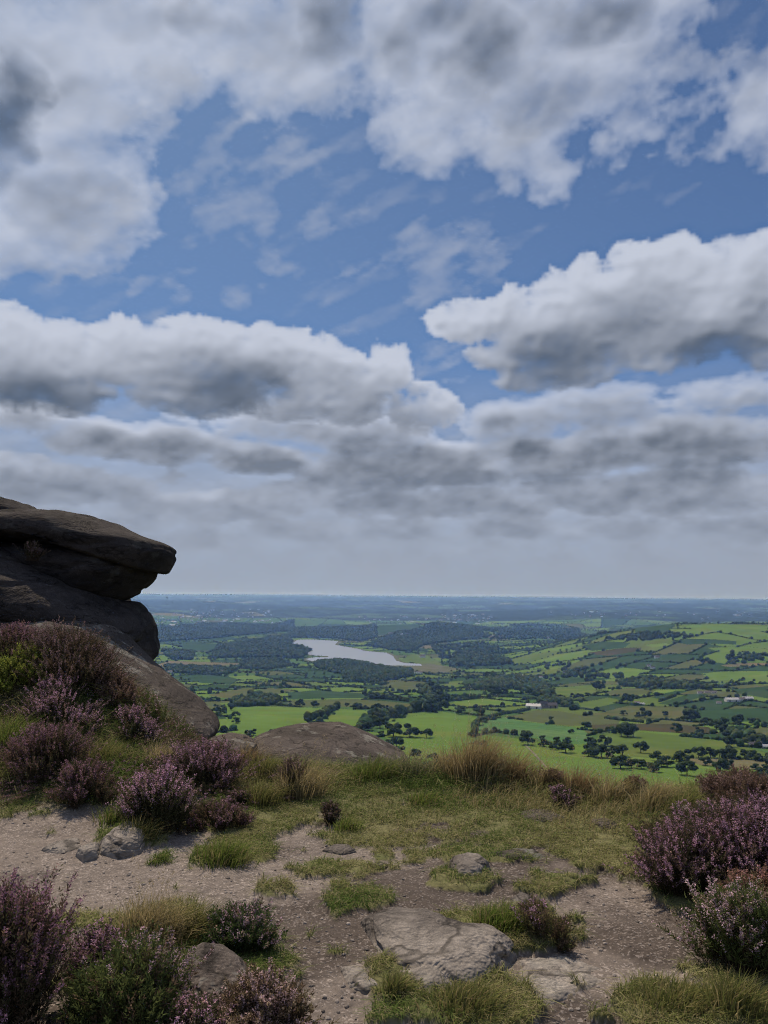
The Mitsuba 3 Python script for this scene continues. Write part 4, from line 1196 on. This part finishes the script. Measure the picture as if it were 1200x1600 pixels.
for wcol, rcol in (((.70, .68, .64), (.18, .15, .14)), ((.40, .30, .25), (.16, .13, .12)), ((.75, .75, .74), (.50, .50, .50)), ((.55, .50, .45), (.26, .16, .13))):
    a, b = wall_mesh(14, 10, 6, 10), gable(14, 10, 6, 10)
    v, f, _ = join([a, b])
    KINDS.append(mikit.ply((v, f), 'mat_town', color=np.vstack([np.tile(wcol, (len(a[0]), 1)), np.tile(rcol, (len(b[0]), 1))])))
for i, (x, y) in enumerate(TOWN):
    right = x > 0
    key = thing('house', 'tiny pale house of the far town between the outcrop and the lake' if not right else 'tiny pale house on the distant slopes right of the lake',
                'house', 'houses of the far town, left' if not right else 'houses of the far villages, right')
    k = int(hrng.choice([0, 0, 1, 2, 3]))
    s = float(hrng.uniform(1.0, 1.6)) * (2.6 if k == 2 and hrng.random() < .4 else 1)
    scene[key] = {**KINDS[k], 'to_world': T().translate([x, y, float(far_land(x, y))]).rotate([0, 0, 1], float(hrng.uniform(-60, 60))).scale([s, s, float(hrng.uniform(.8, 1.2))])}


# ------------------------------------------------------------------ heather, grasses and turf of the summit
HEATHERS = [
    ('purple-tinged heather at the left edge on top of the bank, below the sloping slab', 'dull', -3.84, 8.36, 0.46, 0.42, 700),
    ('big dark heather mound in front of the long sloping slab', 'dark', -3.17, 8.29, 0.55, 0.57, 1300),
    ('dark heather at the right foot of the big mound, against the sloping slab', 'brown', -2.66, 8.21, 0.27, 0.36, 420),
    ('low yellow-green bilberry bush among the dark heather at the left edge', 'bilberry', -3.59, 8.03, 0.33, 0.39, 380),
    ('bright mauve heather low on the bank below the bilberry', 'bright', -2.99, 7.61, 0.41, 0.40, 420),
    ('greyish round heather at the edge of the path, far left', 'dull', -2.66, 6.57, 0.33, 0.56, 760),
    ('small dark heather just right of the greyish round one', 'dull', -2.20, 6.15, 0.22, 0.38, 300),
    ('mauve flowering heather in the grass below the big dark mound', 'bright', -2.33, 7.60, 0.25, 0.38, 220),
    ('green heather cushion at the foot of the sloping slab', 'green', -2.16, 8.32, 0.56, 0.42, 520),
    ('bright purple heather hanging over the path beside the jutting rock', 'bright', -1.51, 5.57, 0.21, 0.52, 560),
    ('wide purple heather right of the brightest one, below the green cushion', 'purple', -1.47, 6.81, 0.36, 0.45, 560),
    ('small purple heather between the wide one and the turf', 'purple', -1.12, 6.26, 0.12, 0.16, 120),
    ('low dark heather in the grass beneath the wide purple one', 'dull', -1.16, 5.74, 0.25, 0.21, 260),
    ('narrow dark heather standing in blond grass, left of the turf', 'dark', -0.70, 6.63, 0.11, 0.39, 150),
    ('small dark heather clump on the turf, right of the narrow one', 'dark', -0.39, 5.99, 0.08, 0.20, 130),
    ('brown faded heather at the brink, at the right edge', 'brown', 2.59, 5.87, 0.31, 0.32, 560),
    ('big purple heather mound leaning over the path at the right, nearer half', 'purple', 1.71, 4.60, 0.25, 0.46, 760),
    ('big purple heather mound at the right edge, upper half', 'purple', 2.03, 4.60, 0.27, 0.51, 900),
    ('grassy green heather below the purple mound, at the right edge', 'green', 1.56, 3.66, 0.20, 0.44, 620),
    ('reddish faded heather sprigs inside the green one at the right edge', 'rust', 1.86, 4.16, 0.16, 0.29, 220),
    ('dark green heather between turf and the purple mound on the right', 'green', 2.11, 5.51, 0.17, 0.20, 220),
    ('small pink heather in the blond grass below the brink', 'bright', 1.40, 6.31, 0.11, 0.18, 130),
    ('pinkish brown heather top rising over the brink, left of two', 'brown', 1.38, 6.66, 0.12, 0.24, 130),
    ('pinkish brown heather top rising over the brink, right of two', 'brown', 1.58, 6.57, 0.08, 0.19, 90),
    ('rust brown heather sprig at the brink beside the blond grass', 'brown', 1.96, 6.40, 0.10, 0.21, 110),
    ('brown and green heather with a few pink tips beside the cracked slab', 'olive', 0.76, 3.94, 0.15, 0.20, 170),
    ('tall brownish heather with pink tips in the bottom left corner', 'dull', -1.31, 2.99, 0.16, 0.61, 900),
    ('slim purple heather sprig right of the tall one in the corner', 'purple', -1.11, 3.23, 0.07, 0.32, 200),
    ('dense green heather at the bottom, with pale pink tips', 'green', -0.89, 3.06, 0.20, 0.41, 720),
    ('dark green heather behind the rock at the bottom', 'darkgreen', -0.61, 3.83, 0.17, 0.26, 380),
    ('brownish pink heather right of the rock at the bottom', 'dullpink', -0.42, 3.06, 0.15, 0.29, 560),
    ('pale pink flowering heather at the bottom edge in front of the rock', 'pink', -0.65, 2.96, 0.15, 0.23, 420),
]
TUFTS = [
    ('bright green grass tuft at the edge of the path, below the heathers', 'green', -0.94, 4.97, 0.22, 0.16, 420),
    ('small flat grass tuft out on the path, left', 'green', -1.32, 4.98, 0.10, 0.06, 120),
    ('blond grass tuft behind the dense green heather at the bottom', 'blond', -1.05, 3.85, 0.23, 0.21, 620),
    ('blond green grass tuft between the blond tuft and the dark green heather', 'mixed', -0.88, 3.93, 0.16, 0.19, 420),
    ('grey-green tussock at the left end of the tall tussocks on the brink', 'greygreen', 0.24, 7.05, 0.33, 0.27, 420),
    ('low green tussock left of the grey-green one at the brink', 'green', -0.06, 6.94, 0.25, 0.24, 340),
    ('tall blond tussock with seed heads at the brink', 'tall', 0.80, 6.95, 0.30, 0.46, 900),
    ('leaning blond tussock left of the tallest one', 'blond', 0.57, 7.08, 0.25, 0.33, 480),
    ('brown grass tussock right of the tallest one', 'brown', 1.09, 6.88, 0.22, 0.36, 480),
    ('pale grass tussock bent to the right, in front of the tallest one', 'greygreen', 0.91, 6.91, 0.30, 0.27, 420),
    ('blond tussock below the flat-topped boulder, left of the turf', 'blond', -0.64, 6.58, 0.27, 0.32, 460),
    ('olive tussock at the near foot of the flat-topped boulder', 'mixed', -1.01, 7.17, 0.23, 0.25, 340),
    ('olive tussock between the narrow heather and the wide purple one', 'mixed', -0.92, 6.35, 0.18, 0.24, 280),
    ('blond grass clump at the brink beside the pinkish heather tops', 'blond', 1.33, 6.74, 0.23, 0.27, 380),
    ('straw-coloured clump at the brink, second from the brown tussock', 'brown', 1.58, 6.58, 0.23, 0.27, 380),
    ('straw-coloured clump at the brink left of the rust brown sprig', 'blond', 1.77, 6.35, 0.22, 0.25, 380),
    ('pale clump at the brink right of the rust brown sprig', 'blond', 1.98, 6.01, 0.20, 0.22, 340),
    ('green-gold clump at the brink left of the brown faded heather', 'mixed', 2.12, 5.77, 0.17, 0.19, 300),
    ('small upright grass tuft in the crack of the slab', 'mixed', 0.06, 3.38, 0.06, 0.10, 200),
    ('green grass tuft behind the right end of the cracked slab', 'green', 0.56, 4.06, 0.16, 0.14, 380),
    ('broad low grass tuft at the bottom, in front of the cracked slab', 'mixed', 0.35, 3.30, 0.22, 0.09, 700),
    ('broad grass tuft at the bottom right', 'mixed', 1.17, 3.33, 0.26, 0.09, 700),
    ('grass tuft in the bottom right corner', 'mixed', 1.40, 3.27, 0.21, 0.14, 560),
    ('tan grass springing from the green heather at the right edge', 'blond', 1.70, 3.79, 0.12, 0.23, 220),
    ('green grass tuft on top of the jutting rock beside the path', 'green', -1.87, 5.81, 0.17, 0.15, 240),
    ('olive grass hanging over the path edge beside the jutting rock', 'mixed', -1.57, 5.35, 0.18, 0.16, 280),
    ('green grass tuft at the left edge beside the greyish heather', 'green', -3.18, 7.01, 0.21, 0.37, 280),
    ('olive grass tuft at the far end of the path, left edge', 'mixed', -2.87, 6.52, 0.20, 0.17, 200),
    ('olive grass on the bank between the mauve heathers', 'mixed', -2.36, 6.95, 0.26, 0.26, 300),
    ('blond grass on the bank above the wide purple heather', 'blond', -1.91, 7.07, 0.23, 0.25, 280),
    ('rusty grass tuft at the tip of the long sloping slab', 'brown', -1.23, 7.48, 0.21, 0.24, 260),
    ('grass tuft below the small dark clump on the turf', 'green', -0.25, 5.78, 0.14, 0.12, 180),
    ('green grass spreading under the brown and green heather beside the cracked slab', 'green', 0.63, 4.04, 0.19, 0.13, 460),
    ('green tuft in the middle of the upper turf', 'green', 0.32, 6.35, 0.18, 0.13, 220),
]
LEDGE_PLANT = (-5.00, 11.32, 2.12)
LEDGE_PLANT_TWO = (-5.45, 11.50, 1.70)
BIRD = (-40.36, 150.00, 0.89)

vrng = np.random.default_rng(23)
scene['mat_leaf'] = {'type': 'principledthin', 'base_color': {'type': 'mesh_attribute', 'name': 'vertex_color'}, 'roughness': .7, 'diff_trans': .75, 'spec_trans': 0.0, 'eta': 1.3}
scene['mat_stem'] = {'type': 'twosided', 'bsdf': {'type': 'diffuse', 'reflectance': {'type': 'rgb', 'value': [.060, .045, .033]}}}
# kind: (leaf colours, flower colour, share of flowering sprigs, share of brown dead sprigs)
HEATH = {
    'dull': (((0.070, 0.081, 0.038), (0.105, 0.084, 0.056)), (.330, .190, .265), .50, .35),
    'dark': (((0.052, 0.063, 0.032), (0.091, 0.070, 0.049)), (0.293, 0.205, 0.230), .36, .35),
    'brown': (((0.105, 0.079, 0.056), (0.149, 0.102, 0.074)), (0.371, 0.263, 0.251), .60, .45),
    'bilberry': (((0.184, 0.236, 0.049), (0.263, 0.289, 0.074)), (0.367, 0.241, 0.241), 0, .1),
    'bright': (((0.070, 0.088, 0.038), (0.096, 0.088, 0.052)), (0.590, 0.363, 0.520), .85, .1),
    'purple': (((0.063, 0.074, 0.035), (0.096, 0.077, 0.052)), (0.489, 0.300, 0.420), .80, .15),
    'green': (((0.081, 0.116, 0.042), (0.131, 0.154, 0.056)), (0.594, 0.430, 0.499), .16, .15),
    'darkgreen': (((0.056, 0.091, 0.035), (0.079, 0.112, 0.042)), (0.494, 0.342, 0.417), .18, .1),
    'olive': (((0.114, 0.119, 0.052), (0.149, 0.123, 0.067)), (0.542, 0.354, 0.480), .25, .35),
    'rust': (((0.105, 0.105, 0.052), (0.158, 0.105, 0.070)), (0.513, 0.286, 0.261), .8, .2),
    'dullpink': (((0.123, 0.108, 0.063), (0.166, 0.131, 0.079)), (0.539, 0.394, 0.407), .55, .4),
    'pink': (((0.084, 0.096, 0.045), (0.114, 0.105, 0.063)), (.640, .400, .530), .9, .05)}


def unit(v):
    return v / (np.linalg.norm(v, axis=-1, keepdims=True) + 1e-9)


def triangles(p, direction, side, length, width):
    """A slim pointed leaf at each p: (vertices, faces)."""
    a = p - side * width[:, None] * .5
    b = p + side * width[:, None] * .5
    c = p + direction * length[:, None]
    v = np.stack([a, b, c], 1).reshape(-1, 3)
    return v, np.arange(len(v)).reshape(-1, 3)


def heather(key, kind, x, y, rx, height, n, z=None, zf=ground_z, seed=0):
    r = np.random.default_rng(900 + seed)
    leaf, flower, share, dead = HEATH[kind]
    rx, height = rx * .86, height * .88
    k = max(4, int(n / 26))
    rr, aa = np.sqrt(r.random(k)), r.uniform(0, 6.283, k)
    bx, by = rr * np.cos(aa), rr * np.sin(aa)
    bh = np.sqrt(1 - .86 * rr ** 2) * r.uniform(.80, 1.06, k)
    b = r.integers(0, k, n)
    px, py = bx[b] + r.normal(0, .13, n), by[b] + r.normal(0, .13, n)
    base = np.stack([x + px * rx * .80, y + py * rx * .80], -1)
    zb = zf(base[:, 0], base[:, 1]) if z is None else np.full(n, z)
    base = np.c_[base, zb - .01]
    h = height * bh[b] * r.uniform(.74, 1.04, n)
    lean = np.stack([px, py], -1) * rx * .26 + r.normal(0, .12, (n, 2)) * height * 1.2
    tip = base + np.c_[lean, h]
    mid = base * .5 + tip * .5 + np.c_[-lean * .18, h * .06]

    def along(t, i):
        t = t[:, None]
        return (1 - t) ** 2 * base[i] + 2 * t * (1 - t) * mid[i] + t * t * tip[i]

    def heading(t, i):
        t = t[:, None]
        return unit(2 * (1 - t) * (mid[i] - base[i]) + 2 * t * (tip[i] - mid[i]))
    # stems: two crossed slivers
    every = np.arange(n)
    w = np.full(n, .0035)
    q0, q1 = along(np.zeros(n), every), along(np.full(n, .55), every)
    s1 = unit(np.cross(q1 - q0, r.normal(size=(n, 3))))
    v1, f1 = triangles(q0, q1 - q0, s1, np.ones(n), w)
    v2, f2 = triangles(q1, tip - q1, s1, np.ones(n), w * .6)
    put(key + '__stems', mikit.ply(join([(v1, f1), (v2, f2)])[:2], 'mat_stem'))
    # leafy shoots
    m = 34 if rx > .25 or height > .3 else 28
    i = np.repeat(every, m)
    t = r.uniform(.18, 1.0, len(i)) ** .8
    hd = heading(t, i)
    out = unit(np.cross(hd, r.normal(size=(len(i), 3))))
    d = unit(hd * r.uniform(.5, 1.2, (len(i), 1)) + out * r.uniform(.3, 1.0, (len(i), 1)))
    side = unit(np.cross(d, r.normal(size=(len(i), 3))))
    p = along(t, i) + out * .004
    wide = kind == 'bilberry'
    v, f = triangles(p, d, side, r.uniform(.012, .030, len(i)) * (1.1 - .3 * t), np.full(len(i), .013 if wide else .0062))
    brown = r.random(n) < dead
    c = np.array(leaf[0]) + (np.array(leaf[1]) - leaf[0]) * r.random((n, 1))
    c[brown] = np.array([.135, .098, .068]) * r.uniform(.7, 1.2, (brown.sum(), 1))
    c = c[i] * r.uniform(.65, 1.4, (len(i), 1))
    put(key + '__foliage', mikit.ply((v, f), 'mat_leaf', color=np.repeat(c, 3, 0)))
    # flower spikes
    if share > 0:
        patch = nfb(base[:, 0] * 5 + seed, base[:, 1] * 5, seed * .37, 2)
        fl = every[(patch + r.normal(0, .12, n)) > np.quantile(patch, 1 - share) - .02]
        m = 30
        i = np.repeat(fl, m)
        t = 1.03 - r.random(len(i)) * np.clip(.075 / np.maximum(h[i], .1), .1, .5)
        hd = heading(np.minimum(t, 1), i)
        out = unit(np.cross(hd, r.normal(size=(len(i), 3))))
        d = unit(out + hd * r.uniform(-.2, .8, (len(i), 1)))
        side = unit(np.cross(d, r.normal(size=(len(i), 3))))
        p = along(t, i) + out * (.0035 * (1.1 - .5 * (t[:, None] - .7)))
        v, f = triangles(p, d, side, r.uniform(.005, .0105, len(i)), r.uniform(.0045, .0085, len(i)))
        tone = r.uniform(.62, 1.30, n)
        c = np.array(flower) * tone[i][:, None] * r.uniform(.6, 1.45, (len(i), 1))
        fade = (r.random(n) < .18)[i]
        c[fade] = c[fade] * [.75, .8, .55]
        put(key + '__flowers', mikit.ply((v, f), 'mat_leaf', color=np.repeat(c, 3, 0)))


for s, (lab, kind, x, y, rx, h, n) in enumerate(HEATHERS):
    name = 'bilberry_bush' if kind == 'bilberry' else 'heather'
    key = thing(name, lab, 'bilberry' if kind == 'bilberry' else 'heather', None)
    heather(key, kind, x, y, rx, h, int(n * 1.5), seed=s)
key = thing('heather', 'small heather growing from a crack high on the dark outcrop', 'heather')
heather(key, 'dark', LEDGE_PLANT[0], LEDGE_PLANT[1], .24, .34, 200, z=LEDGE_PLANT[2] - .06, seed=70)
key = thing('heather', 'green plant at the left edge, between the outcrop and the small rounded boulder', 'plant')
heather(key, 'green', LEDGE_PLANT_TWO[0], LEDGE_PLANT_TWO[1], .22, .30, 140, z=LEDGE_PLANT_TWO[2] - .1, seed=71)

for s, (kind, x, y, rx, h, n) in enumerate((('dull', -2.5, 7.55, 1.75, .16, 2200), ('olive', -1.5, 7.3, 1.2, .14, 900), ('dull', 2.25, 5.2, .62, .2, 900), ('green', 2.0, 4.3, .4, .16, 400))):
    heather('undergrowth' if s == 0 else f'undergrowth_{s:03d}', kind, x, y, rx, h, n, seed=80 + s)
    labels['undergrowth' if s == 0 else f'undergrowth_{s:03d}'] = {'kind': 'stuff'}

GRASS = {'green': ((0.112, 0.180, 0.036), (0.195, 0.232, 0.063), (0.300, 0.255, 0.128)), 'mixed': ((0.128, 0.158, 0.045), (0.225, 0.217, 0.087), (0.360, 0.300, 0.150)),
         'greygreen': ((0.150, 0.180, 0.093), (0.247, 0.247, 0.143), (0.405, 0.360, 0.217)), 'blond': ((0.225, 0.203, 0.087), (0.375, 0.307, 0.158), (0.465, 0.390, 0.225)),
         'tall': ((0.180, 0.150, 0.072), (0.323, 0.247, 0.128), (0.480, 0.390, 0.225)), 'brown': ((0.165, 0.120, 0.063), (0.270, 0.188, 0.102), (0.390, 0.300, 0.165))}


def blades(x, y, z, height, lean, width, colours, r):
    """Curved grass blades of two joints: (vertices, faces, colours)."""
    n = len(x)
    p0 = np.stack([x, y, z], -1)
    up = np.c_[np.zeros((n, 2)), height]
    off = np.c_[lean, np.zeros(n)]
    p1 = p0 + up * .55 + off * .28
    p2 = p0 + up * np.clip(1 - .25 * np.linalg.norm(lean, axis=1, keepdims=True) / height[:, None], .35, 1) + off
    a = r.uniform(0, 3.1416, n)
    s = np.stack([np.cos(a), np.sin(a), np.zeros(n)], -1) * width[:, None] * .5
    v = np.stack([p0 - s, p0 + s, p1 - s * .8, p1 + s * .8, p2], 1).reshape(-1, 3)
    f = (np.array([[0, 1, 3], [0, 3, 2], [2, 3, 4]])[None] + (np.arange(n) * 5)[:, None, None]).reshape(-1, 3)
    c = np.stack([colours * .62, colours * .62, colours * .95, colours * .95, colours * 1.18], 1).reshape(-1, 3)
    return v, f, c


def grass_colours(kind, n, r):
    a, b, c = (np.array(q) for q in GRASS[kind])
    t = r.random((n, 1))
    col = a + (b - a) * t
    dry = r.random(n) < (.45 if kind in ('blond', 'tall', 'brown') else .18)
    col[dry] = c * r.uniform(.6, 1.1, (dry.sum(), 1))
    return col * r.uniform(.75, 1.2, (n, 1))


for s, (lab, kind, x, y, rx, h, n) in enumerate(TUFTS):
    r = np.random.default_rng(1300 + s)
    key = thing('grass_tuft', lab, 'grass tuft')
    n = int(n * 1.35)
    q = r.normal(0, .42, (n, 2))
    q = q / np.maximum(1, np.linalg.norm(q, axis=1, keepdims=True) / 1.15)
    bx, by = x + q[:, 0] * rx * .8, y + q[:, 1] * rx * .62
    hh = h * r.uniform(.5, 1.18, n) * (1 - .25 * np.linalg.norm(q, axis=1) ** 2)
    wind = np.array([.30, -.05])
    lean = (q * .62 + r.normal(0, .26, (n, 2)) + wind) * hh[:, None] * (.95 if kind != 'tall' else .6)
    col = grass_colours(kind, n, r)
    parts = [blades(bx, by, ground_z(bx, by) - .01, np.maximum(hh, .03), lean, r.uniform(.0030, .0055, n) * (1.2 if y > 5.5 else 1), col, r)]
    if kind in ('tall', 'blond', 'brown', 'greygreen'):
        # flowering stalks with loose seed heads
        m = 60 if kind == 'tall' else 22
        i = r.integers(0, n, m)
        ht = np.maximum(hh[i] * r.uniform(1.15, 1.65, m), .12)
        ln = lean[i] * .5 + r.normal(0, .04, (m, 2))
        cc = np.tile(np.array([.36, .30, .175]), (m, 1)) * r.uniform(.7, 1.15, (m, 1))
        parts.append(blades(bx[i], by[i], ground_z(bx[i], by[i]), ht, ln, np.full(m, .0028), cc, r))
        top = parts[-1][0].reshape(m, 5, 3)
        k = np.repeat(np.arange(m), 16)
        u = r.uniform(0, .85, len(k))[:, None]
        p = top[k, 4] * (1 - u) + (top[k, 2] * .6 + top[k, 4] * .4) * u + r.normal(0, .006, (len(k), 3)) * (1 + 1.5 * u)
        dd = unit(np.c_[r.normal(0, .5, (len(k), 2)), np.ones(len(k))])
        v, f = triangles(p, dd, unit(np.cross(dd, r.normal(size=(len(k), 3)))), r.uniform(.008, .016, len(k)), np.full(len(k), .004))
        parts.append((v, f, np.repeat(np.array([.42, .35, .22]) * r.uniform(.7, 1.2, (len(k), 1)), 3, 0)))
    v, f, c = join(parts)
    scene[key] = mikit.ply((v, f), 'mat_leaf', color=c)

# short turf, wherever the ground is grassy
N = 300000
r = vrng
rad = np.exp(r.uniform(math.log(2.7), math.log(9.6), N))
azi = r.uniform(-.53, .53, N)
gx, gy = rad * np.sin(azi), rad * np.cos(azi)
t = turf_np(gx, gy)
clump = nfb(gx * 7, gy * 7, 12, 3)
ok = (t > .45) & (clump + r.normal(0, .08, N) > .36) & (gy < lip_line(gx) + 1.1)
gx, gy, t, rad, clump = gx[ok], gy[ok], t[ok], rad[ok], clump[ok]
n = len(gx)
wildness = np.maximum(sstep(-.9, -1.9, gx) * sstep(5.9, 6.8, gy), sstep(-.9, .1, gy - lip_line(gx)))
hh = (.018 + .030 * r.random(n) + .05 * np.clip(clump - .5, 0, 1)) * (1 + 2.6 * wildness * r.uniform(.4, 1.3, n))
green = nfb(gx * 1.4 + 5, gy * 1.4, 14, 3)
a, b, c = np.array([.110, .170, .045]), np.array([.215, .235, .085]), np.array([.40, .36, .20])
tt = np.clip((green - .36) * 3.2 + r.normal(0, .3, n), 0, 1)[:, None]
col = a + (b - a) * tt
dry = r.random(n) < .12 + .36 * tt[:, 0]
col[dry] = c * r.uniform(.55, 1.1, (dry.sum(), 1))
lean = r.normal(0, 1.25, (n, 2)) * hh[:, None] + np.array([.25, -.1]) * hh[:, None]
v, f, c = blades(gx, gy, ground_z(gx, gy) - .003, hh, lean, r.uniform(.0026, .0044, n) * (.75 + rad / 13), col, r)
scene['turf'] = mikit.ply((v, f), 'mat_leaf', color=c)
labels['turf'] = {'kind': 'stuff', 'label': 'short straw-coloured and green grass on the summit ground', 'category': 'grass'}

# long grass along the brink and on the bank, between the tussocks
N = 16000
gx = r.uniform(-4.6, 3.6, N)
gy = lip_line(gx) + r.normal(-.25, .42, N)
bank_x = r.uniform(-4.6, -.9, N // 2)
bank_y = r.uniform(6.5, 9.6, N // 2)
gx, gy = np.concatenate([gx, bank_x]), np.concatenate([gy, bank_y])
ok = (nfb(gx * 2.2, gy * 2.2, 33, 3) + r.normal(0, .06, len(gx)) > .46) & (np.abs(np.arctan2(gx, gy)) < .52)
gx, gy = gx[ok], gy[ok]
n = len(gx)
hh = r.uniform(.05, .17, n) * (.5 + .8 * nfb(gx * 1.7, gy * 1.7, 36, 2)) * (.55 + .6 * sstep(.2, .9, gx) * (1 - .3 * sstep(1.8, 2.6, gx)))
dryness = sstep(-.6, .9, gx) * .7 + .2
kinds = r.random(n) < dryness
col = np.where(kinds[:, None], grass_colours('blond', n, r), grass_colours('mixed', n, r))
lean = r.normal(0, .35, (n, 2)) * hh[:, None] + np.array([.34, -.05]) * hh[:, None]
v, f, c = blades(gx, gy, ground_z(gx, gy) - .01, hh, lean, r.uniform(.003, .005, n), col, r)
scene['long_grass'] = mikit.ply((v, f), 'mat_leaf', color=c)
labels['long_grass'] = {'kind': 'stuff', 'label': 'long blond and olive grass along the brink and the bank', 'category': 'grass'}

# a small bird out over the valley
key = thing('bird', 'tiny dark bird flying over the valley beside the overhanging rock', 'bird')
bv, bf = ico(2)
bv = bv * [.10, .34, .11]
bv[:, 0] *= 1 - .55 * np.abs(bv[:, 1] / .34) ** 1.5
M = T().translate(list(BIRD)).rotate([0, 0, 1], 62).scale(.62)
scene['mat_bird'] = {'type': 'diffuse', 'reflectance': {'type': 'rgb', 'value': [.03, .03, .035]}}
put(key + '__body', {**mikit.ply((bv, bf), 'mat_bird', smooth=True), 'to_world': M})
for sx in (-1, 1):
    wv_ = np.array([[.05 * sx, .16, .03], [.05 * sx, -.10, .03], [.42 * sx, .12, .17], [.42 * sx, -.10, .15], [.78 * sx, -.08, .10], [.05 * sx, .16, .015], [.05 * sx, -.10, .015], [.42 * sx, .12, .155], [.42 * sx, -.10, .135]])
    wf_ = np.array([[0, 1, 3], [0, 3, 2], [2, 3, 4], [5, 8, 6], [5, 7, 8], [7, 4, 8]])
    put(key + '__wing', {**mikit.ply((wv_, wf_), {'type': 'twosided', 'bsdf': {'type': 'ref', 'id': 'mat_bird'}}), 'to_world': M})
tv_ = np.array([[-.02, -.28, .02], [.02, -.28, .02], [.10, -.52, .03], [-.10, -.52, .03], [0, -.5, .01]])
put(key + '__tail', {**mikit.ply((tv_, np.array([[0, 1, 2], [0, 2, 3], [0, 4, 1], [1, 4, 2], [0, 3, 4]])), {'type': 'twosided', 'bsdf': {'type': 'ref', 'id': 'mat_bird'}}), 'to_world': M})


# ------------------------------------------------------------------ the air over the country
HAZE = {'type': 'homogeneous', 'albedo': {'type': 'rgb', 'value': [.74, .86, .99]}, 'sigma_t': {'type': 'rgb', 'value': [1.7e-5, 2.8e-5, 6.0e-5]}, 'phase': {'type': 'hg', 'g': .35}}
scene['air'] = HAZE
scene['camera']['medium'] = {'type': 'ref', 'id': 'air'}
scene['haze'] = {'type': 'cube', 'to_world': T().translate([0, 0, -130.0]).scale([36000, 36000, 190.0]), 'bsdf': {'type': 'null'}, 'interior': {'type': 'ref', 'id': 'air'}}
labels['haze'] = {'kind': 'stuff'}
